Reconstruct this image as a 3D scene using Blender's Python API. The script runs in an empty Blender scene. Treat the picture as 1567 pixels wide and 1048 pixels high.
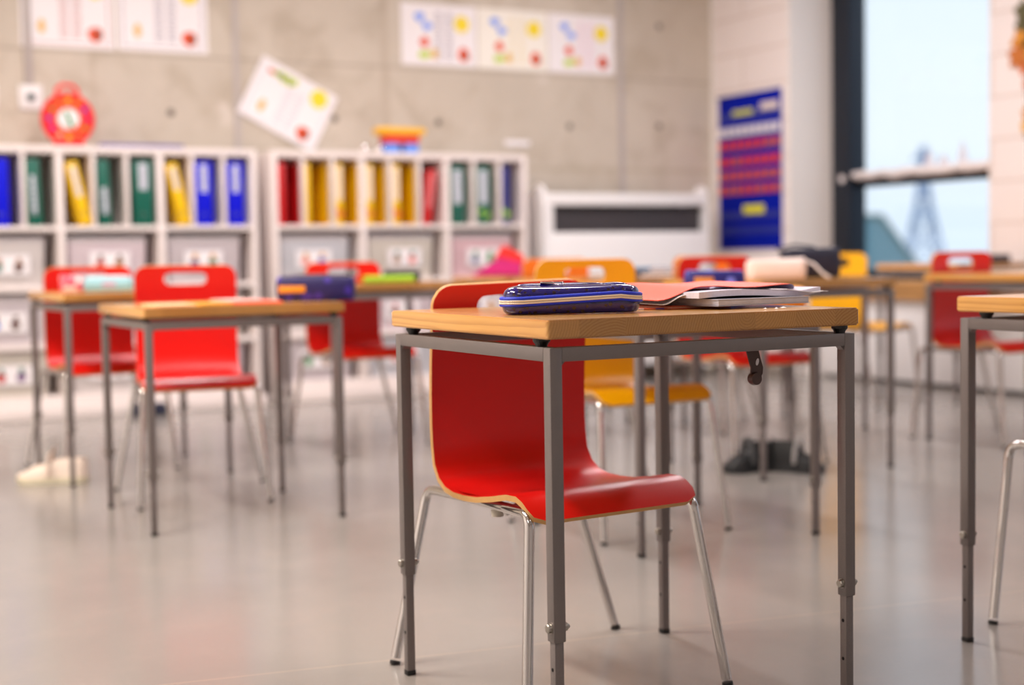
import bpy, bmesh, math, random
from mathutils import Vector, Matrix
PI = math.pi
rnd = random.Random(7)
C = bpy.context.scene.collection

# ------------------------------------------------------------------ camera
sc = bpy.context.scene
cd = bpy.data.cameras.new('camera'); cam = bpy.data.objects.new('camera', cd); C.objects.link(cam)
cd.sensor_fit = 'HORIZONTAL'; cd.sensor_width = 36.0; cd.lens = 2213.9 / 1567.0 * 36.0
cd.clip_start = 0.05; cd.clip_end = 2000
cd.dof.use_dof = True; cd.dof.focus_distance = 2.42; cd.dof.aperture_fstop = 2.0; cd.dof.aperture_blades = 0
CR = Vector((0.8820345, -0.47088325, -0.01685567)); CU = Vector((0.04252671, 0.04392997, 0.99812907)); CF = Vector((0.46926179, 0.88110109, -0.05877286))
mw = Matrix.Identity(4)
for i in range(3):
    mw[i][0] = CR[i]; mw[i][1] = CU[i]; mw[i][2] = -CF[i]
mw[0][3], mw[1][3], mw[2][3] = 0, 0, 0.7972
cam.matrix_world = mw
sc.camera = cam

# ------------------------------------------------------------------ colour management, world
sc.view_settings.view_transform = 'Standard'; sc.view_settings.look = 'None'
sc.view_settings.exposure = 0.17; sc.view_settings.gamma = 1.0; sc.view_settings.use_curve_mapping = False
w = bpy.data.worlds.new('world'); sc.world = w; w.use_nodes = True
nt = w.node_tree; nt.nodes.clear()
wo = nt.nodes.new('ShaderNodeOutputWorld'); bg = nt.nodes.new('ShaderNodeBackground')
tc = nt.nodes.new('ShaderNodeTexCoord'); sx = nt.nodes.new('ShaderNodeSeparateXYZ'); cr = nt.nodes.new('ShaderNodeValToRGB')
nt.links.new(tc.outputs['Generated'], sx.inputs[0]); nt.links.new(sx.outputs['Z'], cr.inputs[0])
cr.color_ramp.elements[0].position = 0.0; cr.color_ramp.elements[0].color = (0.74, 0.86, 0.99, 1)
cr.color_ramp.elements[1].position = 0.5; cr.color_ramp.elements[1].color = (0.70, 0.84, 1.0, 1)
e = cr.color_ramp.elements.new(0.07); e.color = (0.84, 0.92, 0.99, 1)
nt.links.new(cr.outputs[0], bg.inputs[0]); nt.links.new(bg.outputs[0], wo.inputs[0]); bg.inputs[1].default_value = 1.02

LIGHTS = []
def area(name, loc, sx_, sy_, power, col, rot=(0, 0, 0), parent=None, spread=PI):
    l = bpy.data.lights.new(name, 'AREA'); l.shape = 'RECTANGLE'; l.size = sx_; l.size_y = sy_
    l.energy = power; l.color = col; l.spread = spread
    o = bpy.data.objects.new(name, l); C.objects.link(o); o.location = loc; o.rotation_euler = rot
    if parent: o.parent = parent
    return o
CEIL = 3.15
WARM = (1.0, 0.915, 0.82); COOL = (1.0, 0.955, 0.97)
# ceiling luminaires of the classroom: (x, y, power)
LAMPS = [(-1.3, 5.2, 70), (-0.5, 3.3, 112), (-1.3, 0.2, 20), (1.9, 0.2, 8), (1.9, 3.6, 34), (1.9, 6.0, 44), (4.4, 1.0, 12), (4.4, 3.6, 32), (4.4, 6.0, 44)]
for (lx, ly, lp) in LAMPS:
    area('ceiling_lamp_light', (lx, ly, CEIL - 0.075), 0.28, 1.45, lp, WARM if lx < 0 else COOL)

# ------------------------------------------------------------------ material helpers
def s2l(c):
    return tuple(((x / 255.0) / 12.92 if x / 255.0 <= 0.04045 else ((x / 255.0 + 0.055) / 1.055) ** 2.4) for x in c)
MATS = {}
def mat(name, col, rough=0.5, metal=0.0, noise=0.0, nscale=20.0, bump=0.0, bscale=200.0, coat=0.0, trans=0.0, emit=0.0, spec=0.5, sheen=0.0):
    if name in MATS: return MATS[name]
    m = bpy.data.materials.new(name); m.use_nodes = True
    n = m.node_tree; b = n.nodes['Principled BSDF']
    c = s2l(col) if max(col) > 1.0 else col
    b.inputs['Base Color'].default_value = (*c, 1); b.inputs['Roughness'].default_value = rough
    b.inputs['Metallic'].default_value = metal; b.inputs['Specular IOR Level'].default_value = spec
    if coat: b.inputs['Coat Weight'].default_value = coat; b.inputs['Coat Roughness'].default_value = 0.08
    if trans: b.inputs['Transmission Weight'].default_value = trans
    if sheen: b.inputs['Sheen Weight'].default_value = sheen
    if emit: b.inputs['Emission Color'].default_value = (*c, 1); b.inputs['Emission Strength'].default_value = emit
    t = n.nodes.new('ShaderNodeTexCoord')
    if noise or True:
        nz = n.nodes.new('ShaderNodeTexNoise'); nz.inputs['Scale'].default_value = nscale; nz.inputs['Detail'].default_value = 4
        n.links.new(t.outputs['Object'], nz.inputs['Vector'])
        mp = n.nodes.new('ShaderNodeMapRange'); mp.inputs[3].default_value = 1 - max(noise, 0.02); mp.inputs[4].default_value = 1 + max(noise, 0.02)
        n.links.new(nz.outputs[0], mp.inputs[0])
        mx = n.nodes.new('ShaderNodeVectorMath'); mx.operation = 'SCALE'; mx.inputs[0].default_value = c
        n.links.new(mp.outputs[0], mx.inputs['Scale']); n.links.new(mx.outputs[0], b.inputs['Base Color'])
    if bump:
        nb = n.nodes.new('ShaderNodeTexNoise'); nb.inputs['Scale'].default_value = bscale; nb.inputs['Detail'].default_value = 3
        n.links.new(t.outputs['Object'], nb.inputs['Vector'])
        bp = n.nodes.new('ShaderNodeBump'); bp.inputs['Strength'].default_value = bump; bp.inputs['Distance'].default_value = 0.002
        n.links.new(nb.outputs[0], bp.inputs['Height']); n.links.new(bp.outputs[0], b.inputs['Normal'])
    MATS[name] = m
    return m
class NG:
    """tiny node-graph helper"""
    def __init__(s, name):
        s.m = bpy.data.materials.new(name); s.m.use_nodes = True; s.n = s.m.node_tree; s.b = s.n.nodes['Principled BSDF']
        MATS[name] = s.m
    def new(s, t, **kw):
        x = s.n.nodes.new(t)
        for k, v in kw.items(): setattr(x, k, v)
        return x
    def link(s, a, b): s.n.links.new(a, b)
    def put(s, v, sock):
        if hasattr(v, 'is_linked') or isinstance(v, bpy.types.NodeSocket): s.link(v, sock)
        else: sock.default_value = v
    def math(s, op, a, b=0.0, c=None):
        x = s.new('ShaderNodeMath', operation=op); s.put(a, x.inputs[0]); s.put(b, x.inputs[1])
        if c is not None: s.put(c, x.inputs[2])
        return x.outputs[0]
    def mix(s, f, a, b):
        x = s.new('ShaderNodeMix', data_type='RGBA'); s.put(f, x.inputs[0])
        s.put(a if not isinstance(a, tuple) else (*a[:3], 1), x.inputs[6]); s.put(b if not isinstance(b, tuple) else (*b[:3], 1), x.inputs[7])
        return x.outputs[2]
    def smooth(s, v, lo, hi):
        x = s.new('ShaderNodeMapRange', interpolation_type='SMOOTHSTEP'); s.put(v, x.inputs[0]); x.inputs[1].default_value = lo; x.inputs[2].default_value = hi
        return x.outputs[0]
    def xyz(s, out='Object'):
        t = s.new('ShaderNodeTexCoord'); q = s.new('ShaderNodeSeparateXYZ'); s.link(t.outputs[out], q.inputs[0]); return t.outputs[out], q.outputs
    def noise(s, vec, scale, detail=4, dist=0.0):
        x = s.new('ShaderNodeTexNoise'); s.link(vec, x.inputs['Vector']); x.inputs['Scale'].default_value = scale; x.inputs['Detail'].default_value = detail; x.inputs['Distortion'].default_value = dist
        return x.outputs[0]
    def comb(s, x, y, z):
        c = s.new('ShaderNodeCombineXYZ'); s.put(x, c.inputs[0]); s.put(y, c.inputs[1]); s.put(z, c.inputs[2]); return c.outputs[0]
    def bump(s, h, strength, dist=0.002):
        x = s.new('ShaderNodeBump'); x.inputs['Strength'].default_value = strength; x.inputs['Distance'].default_value = dist
        s.link(h, x.inputs['Height']); s.link(x.outputs[0], s.b.inputs['Normal'])

def wood_mat(name, strip=0.085, light=(224, 168, 94), dark=(182, 118, 56), rough=0.2):
    g = NG(name); v, (x, y, z) = g.xyz()
    idx = g.math('FLOOR', g.math('DIVIDE', x, strip))
    wn = g.new('ShaderNodeTexWhiteNoise', noise_dimensions='1D'); g.link(g.math('ADD', idx, 3.7), wn.inputs['W'])
    sep = g.new('ShaderNodeSeparateColor'); g.link(wn.outputs['Color'], sep.inputs[0])
    r1, r2, r3 = sep.outputs
    # ring centre for each glued strip
    cx = g.math('MULTIPLY', g.math('ADD', idx, g.math('MULTIPLY_ADD', r1, 2.6, -0.8)), strip)
    sgn = g.math('SIGN', g.math('SUBTRACT', r3, 0.45))
    cz = g.math('MULTIPLY', sgn, g.math('MULTIPLY_ADD', r2, 0.085, 0.010))
    wob = g.noise(g.comb(g.math('MULTIPLY', x, 14), g.math('MULTIPLY', y, 2.0), g.math('MULTIPLY', z, 14)), 1.0, 3)
    dx = g.math('SUBTRACT', x, cx); dz = g.math('SUBTRACT', z, cz)
    r = g.math('SQRT', g.math('ADD', g.math('MULTIPLY', dx, dx), g.math('MULTIPLY', dz, dz)))
    r = g.math('ADD', r, g.math('MULTIPLY', wob, 0.012))
    rr = g.math('FRACT', g.math('MULTIPLY', r, 210.0))
    ring = g.math('MULTIPLY', g.smooth(rr, 0.35, 0.9), g.math('SUBTRACT', 1.0, g.smooth(rr, 0.93, 1.0)))
    fine = g.noise(g.comb(g.math('MULTIPLY', x, 300), g.math('MULTIPLY', y, 6), g.math('MULTIPLY', z, 300)), 1.0, 2)
    L, D = s2l(light), s2l(dark)
    col = g.mix(g.math('MULTIPLY', ring, 0.55), L, D)
    col = g.mix(g.math('MULTIPLY', g.math('SUBTRACT', fine, 0.4), 0.5), col, D)
    tone = g.math('MULTIPLY_ADD', r3, 0.22, 0.9)
    mx = g.new('ShaderNodeVectorMath', operation='SCALE'); g.link(col, mx.inputs[0]); g.link(tone, mx.inputs['Scale'])
    # end grain faces are made darker
    nrm = g.new('ShaderNodeNewGeometry'); tr = g.new('ShaderNodeVectorTransform', vector_type='NORMAL', convert_from='WORLD', convert_to='OBJECT')
    g.link(nrm.outputs['Normal'], tr.inputs[0]); q = g.new('ShaderNodeSeparateXYZ'); g.link(tr.outputs[0], q.inputs[0])
    end = g.smooth(g.math('ABSOLUTE', q.outputs[1]), 0.5, 0.9)
    endc = g.new('ShaderNodeVectorMath', operation='MULTIPLY'); g.link(mx.outputs[0], endc.inputs[0]); endc.inputs[1].default_value = (0.66, 0.62, 0.60)
    fin = g.mix(end, mx.outputs[0], endc.outputs[0])
    g.link(fin, g.b.inputs['Base Color'])
    g.b.inputs['Roughness'].default_value = rough; g.b.inputs['Coat Weight'].default_value = 0.45; g.b.inputs['Coat Roughness'].default_value = 0.16
    g.bump(fine, 0.05)
    return g.m
WOOD = wood_mat('varnished_pine')
PLY = mat('plywood_edge', (205, 155, 92), 0.5, noise=0.12, nscale=60)
RED = mat('red_laminate', (224, 20, 16), 0.32, noise=0.03, bump=0.03, bscale=500)
YEL = mat('yellow_laminate', (255, 182, 0), 0.34, noise=0.03, bump=0.03, bscale=500)
ORA = mat('orange_laminate', (252, 128, 30), 0.34, noise=0.03)
CHROME = mat('chrome', (208, 204, 202), 0.07, 1.0)
STEEL = mat('galvanised_bolt', (170, 165, 158), 0.35, 1.0, noise=0.1, nscale=200)
def paint_grey():
    g = NG('grey_powder_coat'); v, _ = g.xyz()
    n1 = g.noise(v, 900, 2); n2 = g.noise(v, 30, 3)
    c = g.mix(n1, s2l((108, 100, 99)), s2l((138, 129, 127))); c = g.mix(g.math('MULTIPLY', n2, 0.25), c, s2l((118, 105, 98)))
    g.link(c, g.b.inputs['Base Color']); g.b.inputs['Roughness'].default_value = 0.42; g.b.inputs['Metallic'].default_value = 0.25
    g.bump(n1, 0.12, 0.0005); return g.m
GREY = paint_grey()
BLACK = mat('black_plastic', (22, 20, 20), 0.45)
HOLE = mat('dark_hole', (8, 7, 7), 0.9)
BRACKET = mat('brown_metal', (84, 66, 62), 0.38, 0.4, noise=0.06)
WHITE = mat('white_laminate', (238, 226, 222), 0.45, noise=0.015, nscale=3)
WHITE2 = mat('white_lacquer', (240, 236, 236), 0.4, noise=0.015, nscale=3)
PAPER = mat('white_paper', (246, 240, 242), 0.7, noise=0.02)
BIN = mat('frosted_plastic', (214, 206, 208), 0.35, noise=0.04, nscale=4, trans=0.12)
BINRIM = mat('frosted_rim', (204, 196, 198), 0.3)
FABNAVY = mat('navy_nylon', (24, 24, 48), 0.6, noise=0.5, nscale=18, bump=0.5, bscale=40)

# ------------------------------------------------------------------ mesh helpers
class MB:
    def __init__(s): s.bm = bmesh.new(); s.mi = 0
    def face(s, vs, smooth=False, mi=None):
        try: f = s.bm.faces.new(vs)
        except ValueError: return None
        f.material_index = s.mi if mi is None else mi; f.smooth = smooth; return f
    def box(s, lo, hi, bev=0.0, seg=2, M=None, mi=None):
        m = s.mi if mi is None else mi
        x0, y0, z0 = lo; x1, y1, z1 = hi
        t = bmesh.new()
        vs = [t.verts.new(p) for p in ((x0, y0, z0), (x1, y0, z0), (x1, y1, z0), (x0, y1, z0), (x0, y0, z1), (x1, y0, z1), (x1, y1, z1), (x0, y1, z1))]
        for q in ((0, 3, 2, 1), (4, 5, 6, 7), (0, 1, 5, 4), (1, 2, 6, 5), (2, 3, 7, 6), (3, 0, 4, 7)): t.faces.new([vs[i] for i in q])
        if bev > 0: bmesh.ops.bevel(t, geom=list(t.edges), offset=bev, segments=seg, affect='EDGES', profile=0.5)
        s.merge(t, M, m, bev > 0)
    def merge(s, t, M=None, m=0, smooth=False):
        mp = {}
        for v in t.verts: mp[v] = s.bm.verts.new((M @ v.co) if M else v.co)
        for f in t.faces:
            nf = s.face([mp[v] for v in f.verts], smooth, m)
        t.free()
    def tube(s, pts, r, seg=12, caps=True, mi=None, rr=None, flat=None):
        pts = [Vector(p) for p in pts]; n = len(pts); rings = []
        T = [(pts[min(i + 1, n - 1)] - pts[max(i - 1, 0)]).normalized() for i in range(n)]
        up = Vector((0, 0, 1)) if abs(T[0].z) < 0.9 else Vector((1, 0, 0))
        N = (up - T[0] * up.dot(T[0])).normalized()
        for i in range(n):
            N = (N - T[i] * N.dot(T[i])).normalized(); B = T[i].cross(N); ri = rr[i] if rr else r
            rings.append([s.bm.verts.new(pts[i] + (N * math.cos(a) + B * math.sin(a) * (flat or 1)) * ri) for a in [2 * PI * k / seg for k in range(seg)]])
        for i in range(n - 1):
            for k in range(seg): s.face([rings[i][k], rings[i][(k + 1) % seg], rings[i + 1][(k + 1) % seg], rings[i + 1][k]], True, mi)
        if caps:
            s.face(list(reversed(rings[0])), False, mi); s.face(rings[-1], False, mi)
    def lathe(s, prof, seg=24, M=None, mi=None, smooth=True):
        t = bmesh.new(); rings = []
        for (r, z) in prof:
            if r < 1e-6: rings.append([t.verts.new((0, 0, z))])
            else: rings.append([t.verts.new((r * math.cos(2 * PI * k / seg), r * math.sin(2 * PI * k / seg), z)) for k in range(seg)])
        for a, b in zip(rings[:-1], rings[1:]):
            for k in range(seg):
                k2 = (k + 1) % seg
                if len(a) == 1 and len(b) == 1: continue
                if len(a) == 1: t.faces.new([a[0], b[k2], b[k]])
                elif len(b) == 1: t.faces.new([a[k], a[k2], b[0]])
                else: t.faces.new([a[k], a[k2], b[k2], b[k]])
        bmesh.ops.recalc_face_normals(t, faces=list(t.faces))
        s.merge(t, M, s.mi if mi is None else mi, smooth)
    def prism(s, poly, z0, z1, M=None, mi=None, bev=0.0):
        t = bmesh.new()
        a = [t.verts.new((x, y, z0)) for x, y in poly]; b = [t.verts.new((x, y, z1)) for x, y in poly]
        t.faces.new(list(reversed(a))); t.faces.new(b)
        n = len(poly)
        for i in range(n): t.faces.new([a[i], a[(i + 1) % n], b[(i + 1) % n], b[i]])
        if bev: bmesh.ops.bevel(t, geom=[e for e in t.edges if abs(e.verts[0].co.z - e.verts[1].co.z) < 1e-7], offset=bev, segments=2, affect='EDGES')
        s.merge(t, M, s.mi if mi is None else mi, bool(bev))
    def grid(s, P, mi=None, smooth=True, closeu=False):
        V = [[s.bm.verts.new(p) for p in row] for row in P]
        for i in range(len(V) - 1):
            n = len(V[i])
            for k in range(n if closeu else n - 1): s.face([V[i][k], V[i][(k + 1) % n], V[i + 1][(k + 1) % n], V[i + 1][k]], smooth, mi)
        return V
    def build(s, name, mats, parent=None, loc=None, rot=None, recalc=True, sharp=40):
        if recalc: bmesh.ops.recalc_face_normals(s.bm, faces=list(s.bm.faces))
        if sharp:
            for e in s.bm.edges:
                if len(e.link_faces) == 2 and e.calc_face_angle(0) > math.radians(sharp): e.smooth = False
        me = bpy.data.meshes.new(name); s.bm.to_mesh(me); s.bm.free()
        if not isinstance(mats, (list, tuple)): mats = [mats]
        for m in mats: me.materials.append(m)
        o = bpy.data.objects.new(name, me); C.objects.link(o)
        if parent: o.parent = parent
        if loc: o.location = loc
        if rot: o.rotation_euler = rot
        return o
def tag(o, label=None, cat=None, group=None, kind=None):
    if label: o['label'] = label
    if cat: o['category'] = cat
    if group: o['group'] = group
    if kind: o['kind'] = kind
    return o
def thing(name, label, cat, loc=(0, 0, 0), rz=0.0, group=None):
    o = bpy.data.objects.new(name, None); C.objects.link(o); o.location = loc; o.rotation_euler = (0, 0, rz); o.empty_display_size = 0.1
    return tag(o, label, cat, group)
def copy_tree(o, parent=None):
    c = o.copy(); C.objects.link(c); c.parent = parent
    for ch in list(o.children): copy_tree(ch, c)
    return c
def struct(name, mb, mats, label=None, **k):
    o = mb.build(name, mats, **k); o['kind'] = 'structure'
    if label: o['label'] = label
    return o
def rrect(hx, hy, r, n=5, cx=0, cy=0):
    out = []
    for (sx_, sy_, a0) in ((1, 1, 0), (-1, 1, 90), (-1, -1, 180), (1, -1, 270)):
        for k in range(n + 1):
            a = math.radians(a0 + 90 * k / n); out.append((cx + sx_ * (hx - r) + r * math.cos(a), cy + sy_ * (hy - r) + r * math.sin(a)))
    return out
def fillet(pts, rad, n=6):
    pts = [Vector(p) for p in pts]; out = [pts[0]]
    for i in range(1, len(pts) - 1):
        a, b, c = pts[i - 1], pts[i], pts[i + 1]
        d1 = (a - b).normalized(); d2 = (c - b).normalized(); ang = d1.angle(d2)
        t = min(rad / math.tan(ang / 2), (a - b).length * 0.49, (c - b).length * 0.49)
        p1 = b + d1 * t; p2 = b + d2 * t
        for k in range(n + 1):
            u = k / n; out.append((1 - u) ** 2 * p1 + 2 * u * (1 - u) * b + u * u * p2)
    out.append(pts[-1]); return out

# ------------------------------------------------------------------ room shell
XW = 6.30; YB = 8.15; XP = 5.92; YP = 7.33; XL = -2.6; YF = -3.2
def floor_mat():
    g = NG('grey_linoleum'); v, (x, y, z) = g.xyz()
    n1 = g.noise(v, 1.1, 5, 0.6); n2 = g.noise(v, 7, 4); n3 = g.noise(v, 60, 3)
    c = g.mix(g.smooth(n1, 0.35, 0.7), s2l((144, 139, 134)), s2l((154, 148, 142)))
    c = g.mix(g.math('MULTIPLY', g.smooth(n2, 0.5, 0.75), 0.10), c, s2l((178, 158, 146)))
    c = g.mix(g.math('MULTIPLY', n3, 0.10), c, s2l((120, 110, 104)))
    # welded sheet seam
    s1 = g.math('SUBTRACT', 1.0, g.smooth(g.math('ABSOLUTE', g.math('SUBTRACT', g.math('ADD', y, g.math('MULTIPLY', x, 0.16)), 2.806)), 0.001, 0.0035))
    s2 = g.math('SUBTRACT', 1.0, g.smooth(g.math('ABSOLUTE', g.math('SUBTRACT', g.math('ADD', y, g.math('MULTIPLY', x, 0.16)), 4.9)), 0.001, 0.0035))
    c = g.mix(g.math('MULTIPLY', g.math('ADD', s1, s2), 0.4), c, s2l((190, 172, 150)))
    g.link(c, g.b.inputs['Base Color'])
    rg = g.new('ShaderNodeMapRange'); g.link(n2, rg.inputs[0]); rg.inputs[3].default_value = 0.17; rg.inputs[4].default_value = 0.23
    g.link(rg.outputs[0], g.b.inputs['Roughness']); g.b.inputs['Specular IOR Level'].default_value = 0.42
    return g.m
def concrete_mat():
    g = NG('cast_concrete'); v, (x, y, z) = g.xyz()
    n1 = g.noise(v, 0.9, 5, 0.3); n2 = g.noise(v, 4.5, 6, 0.5); n3 = g.noise(v, 22, 4)
    c = g.mix(g.smooth(n1, 0.3, 0.7), s2l((196, 184, 169)), s2l((211, 199, 184)))
    c = g.mix(g.math('MULTIPLY', g.smooth(n2, 0.46, 0.72), 0.75), c, s2l((184, 170, 152)))
    c = g.mix(g.math('MULTIPLY', g.smooth(n3, 0.55, 0.8), 0.35), c, s2l((222, 208, 194)))
    sp = g.noise(g.comb(g.math('MULTIPLY', x, 1.0), 0.0, g.math('MULTIPLY', z, 1.0)), 3.3, 2)
    c = g.mix(g.math('MULTIPLY', g.smooth(sp, 0.66, 0.74), 0.6), c, s2l((228, 216, 206)))
    def band(sock, pos, w, a, colr, cc):
        m = g.math('SUBTRACT', 1.0, g.smooth(g.math('ABSOLUTE', g.math('SUBTRACT', sock, pos)), w * 0.4, w))
        return g.mix(g.math('MULTIPLY', m, a), cc, s2l(colr))
    c = band(z, 1.96, 0.012, 0.45, (150, 134, 118), c); c = band(x, 3.50, 0.035, 0.35, (168, 148, 126), c)
    c = band(x, 1.76, 0.02, 0.3, (168, 148, 126), c); c = band(z, 1.36, 0.02, 0.3, (164, 148, 120), c)
    # tie holes left by the formwork
    for (hx, hz) in ((2.186, 1.644), (3.17, 1.64), (3.852, 1.637), (4.791, 1.638), (5.487, 1.658), (5.495, 2.321), (4.3, 2.6), (0.9, 1.64)):
        d = g.math('SQRT', g.math('ADD', g.math('POWER', g.math('SUBTRACT', x, hx), 2.0), g.math('POWER', g.math('SUBTRACT', z, hz), 2.0)))
        c = g.mix(g.math('SUBTRACT', 1.0, g.smooth(d, 0.016, 0.026)), c, s2l((96, 84, 74)))
    g.link(c, g.b.inputs['Base Color']); g.b.inputs['Roughness'].default_value = 0.62
    g.bump(n3, 0.25, 0.004); return g.m
def brick_mat():
    g = NG('white_painted_block'); v, (x, y, z) = g.xyz()
    br = g.new('ShaderNodeTexBrick'); g.link(g.comb(y, z, 0.0), br.inputs['Vector'])
    br.inputs['Scale'].default_value = 1.0; br.inputs['Brick Width'].default_value = 1.2; br.inputs['Row Height'].default_value = 0.236
    br.inputs['Mortar Size'].default_value = 0.011; br.inputs['Mortar Smooth'].default_value = 0.4; br.offset = 0.5
    br.inputs['Color1'].default_value = (*s2l((240, 228, 224)), 1); br.inputs['Color2'].default_value = (*s2l((243, 232, 228)), 1); br.inputs['Mortar'].default_value = (*s2l((228, 213, 206)), 1)
    g.link(br.outputs[0], g.b.inputs['Base Color']); g.b.inputs['Roughness'].default_value = 0.6
    bp = g.math('SUBTRACT', 1.0, br.outputs[1]); g.bump(bp, 0.5, 0.006); return g.m
FLOOR = floor_mat(); CONC = concrete_mat(); BRICK = brick_mat()
PLASTER = mat('white_plaster', (240, 233, 228), 0.7, noise=0.02, nscale=2, bump=0.05, bscale=60)
WALLW = mat('pale_wall_paint', (232, 226, 222), 0.7, noise=0.02, nscale=2)
FRAME = mat('anthracite_frame', (30, 36, 48), 0.4, 0.3)
b = MB(); b.box((XL - .15, YF - .15, -0.12), (XW + .25, YB + .2, 0)); struct('floor', b, FLOOR)
b = MB(); b.box((XL - .15, YF - .15, CEIL), (XW + .25, YB + .2, CEIL + .15)); struct('ceiling', b, PLASTER)
b = MB(); b.box((XL - .15, YB, 0), (XW + .25, YB + .2, CEIL)); struct('wall_back', b, CONC)
b = MB(); b.box((XL - .15, YF - .15, 0), (XL, YB, CEIL)); struct('wall_left', b, WALLW)
b = MB(); b.box((XL, YF - .15, 0), (XW + .25, YF, CEIL)); struct('wall_front', b, WALLW)
# right wall: chart pier, window openings (y 6.0..7.30 in view; two more beside the camera, unseen, added for their daylight)
WINS = [(6.02, YP - 0.0, 0.62, 3.02), (2.3, 4.6, 0.62, 3.02), (-1.8, 0.6, 0.62, 3.02)]
b = MB()
b.box((XP, YP, 0), (XW + .25, YB, CEIL))
prev = YP
for (y0, y1, z0, z1) in WINS:
    if prev > y1: b.box((XW, y1, 0), (XW + .25, prev, CEIL))
    b.box((XW, y0, 0), (XW + .25, y1, z0)); b.box((XW, y0, z1), (XW + .25, y1, CEIL)); prev = y0
b.box((XW, YF, 0), (XW + .25, prev, CEIL))
struct('wall_right', b, BRICK)
# smooth plastered return of the pier
b = MB(); b.box((XP + .002, YP - .012, 0), (XW, YP, CEIL)); struct('trim_5', b, PLASTER)
def glass_mat():
    m = bpy.data.materials.new('window_glass'); m.use_nodes = True; n = m.node_tree; n.nodes.clear()
    o = n.nodes.new('ShaderNodeOutputMaterial'); mx = n.nodes.new('ShaderNodeMixShader'); t = n.nodes.new('ShaderNodeBsdfTransparent'); gl = n.nodes.new('ShaderNodeBsdfGlossy')
    gl.inputs['Roughness'].default_value = 0.02; t.inputs[0].default_value = (0.97, 0.985, 1, 1)
    fr = n.nodes.new('ShaderNodeMath'); fr.operation = 'MULTIPLY_ADD'; lw = n.nodes.new('ShaderNodeLayerWeight'); lw.inputs[0].default_value = 0.25; n.links.new(lw.outputs['Facing'], fr.inputs[0]); fr.inputs[1].default_value = 0.10; fr.inputs[2].default_value = 0.01
    n.links.new(fr.outputs[0], mx.inputs[0]); n.links.new(t.outputs[0], mx.inputs[1]); n.links.new(gl.outputs[0], mx.inputs[2]); n.links.new(mx.outputs[0], o.inputs[0])
    return m
GLASS = glass_mat()
SILLW = mat('oak_sill', (190, 140, 84), 0.35, noise=0.2, nscale=9)
for i, (y0, y1, z0, z1) in enumerate(WINS):
    root = bpy.data.objects.new('window_%d' % (i + 1), None); C.objects.link(root); root['kind'] = 'structure'; root.location = (XW, y0, z0)
    W, H = y1 - y0, z1 - z0
    b = MB()
    b.box((-.04, W - .178, 0), (.10, W - .012, H), .004); b.box((.07, .0, 0), (.14, .05, H), .004)
    b.box((.02, .06, 0), (.10, W - .178, .06), .004); b.box((.02, .06, H - .06), (.10, W - .178, H), .004)
    b.box((.02, .06, 1.205 - z0), (.10, W - .178, 1.265 - z0), .004)
    b.build('window_frame', FRAME, root)
    b = MB(); b.box((.055, .06, .06), (.061, W - .178, H - .06)); b.build('pane', GLASS, root)
    b = MB(); b.box((-.20, -.10, -.06), (.02, W - .014, 0.0), .004); b.build('window_sill', SILLW, root)
# formwork joint strips and conduit on the concrete
STRIP = mat('grey_joint_strip', (186, 176, 172), 0.5, 0.1, noise=0.04)
for i, (x, z0, z1, wd) in enumerate([(2.572, 0, CEIL, .034), (5.185, 0, CEIL, .04)]):
    b = MB(); b.box((x - wd / 2, YB - .008, z0), (x + wd / 2, YB, z1), .002); struct('trim_%d' % (i + 1), b, STRIP)
b = MB(); b.box((1.40, YB - .016, 1.75), (1.44, YB, CEIL), .004); tag(b.build('cable_conduit', STRIP), 'grey vertical cable conduit running down the concrete wall to the socket', 'conduit')
b = MB(); b.box((XP - .004, YB - .03, 0), (XP + .0, YB, CEIL)); struct('trim_3', b, PLASTER)
b = MB(); b.box((XW - .014, YF, 0), (XW, YP - .012, .07), .003); struct('baseboard_right', b, mat('skirting_grey', (150, 138, 128), 0.5))
b = MB(); b.box((XP - .014, YP, 0), (XP, YB, .07), .003); struct('baseboard_back', b, MATS['skirting_grey'])
for (lx, ly, lp) in LAMPS:
    b = MB(); b.box((-.15, -.75, 0), (.15, .75, .06), .008); o = struct('ceiling_light', b, WHITE2); o.location = (lx, ly, CEIL - .06)
    o['category'] = 'ceiling light'; o['label'] = 'long white ceiling luminaire above the desks, outside the frame'; o['group'] = 'ceiling luminaires'

# ------------------------------------------------------------------ outside
ROOFM = mat('pale_green_cladding', (128, 160, 166), 0.5, noise=0.05)
def far(u, d, z): # a spot on the ground plan seen past the window, u = tangent right of the lens axis
    p = Vector((CF.x, CF.y, 0)).normalized() * d + Vector((CR.x, CR.y, 0)).normalized() * (u * d); return (p.x, p.y, z)
AZ = math.atan2(CR.y, CR.x)
t = thing('outbuilding', 'pale green gabled building seen low through the window', 'building', far(.2480, 150, -10), AZ)
b = MB(); M = Matrix.Rotation(PI / 2, 4, 'X')
b.prism([(-16, 0), (11.3, 0), (1.2, 14.3), (-16, 14.3)], -9, 0, M); b.build('hall_body', ROOFM, t)
b = MB(); b.tube([(-16, -.1, 14.4), (1.2, -.1, 14.4), (11.4, -.1, 0)], .28, 6); b.build('eaves_trim', mat('olive_trim', (128, 142, 132), 0.5), t)
for k in range(12):
    b = MB(); b.box((-15.4 + k * 1.35, -.08, 0), (-15.2 + k * 1.35, .0, 14.2)); b.build('cladding_rib', mat('cladding_rib', (110, 150, 162), 0.5), t)
PYL = mat('pylon_steel_haze', (150, 172, 205), 0.6, 0.2)  # distance haze is put into this pale blue-grey colour
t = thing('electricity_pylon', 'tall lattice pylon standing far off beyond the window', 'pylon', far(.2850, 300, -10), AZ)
def brace(b, a, c, r): b.tube([a, c], r, 4)
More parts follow.
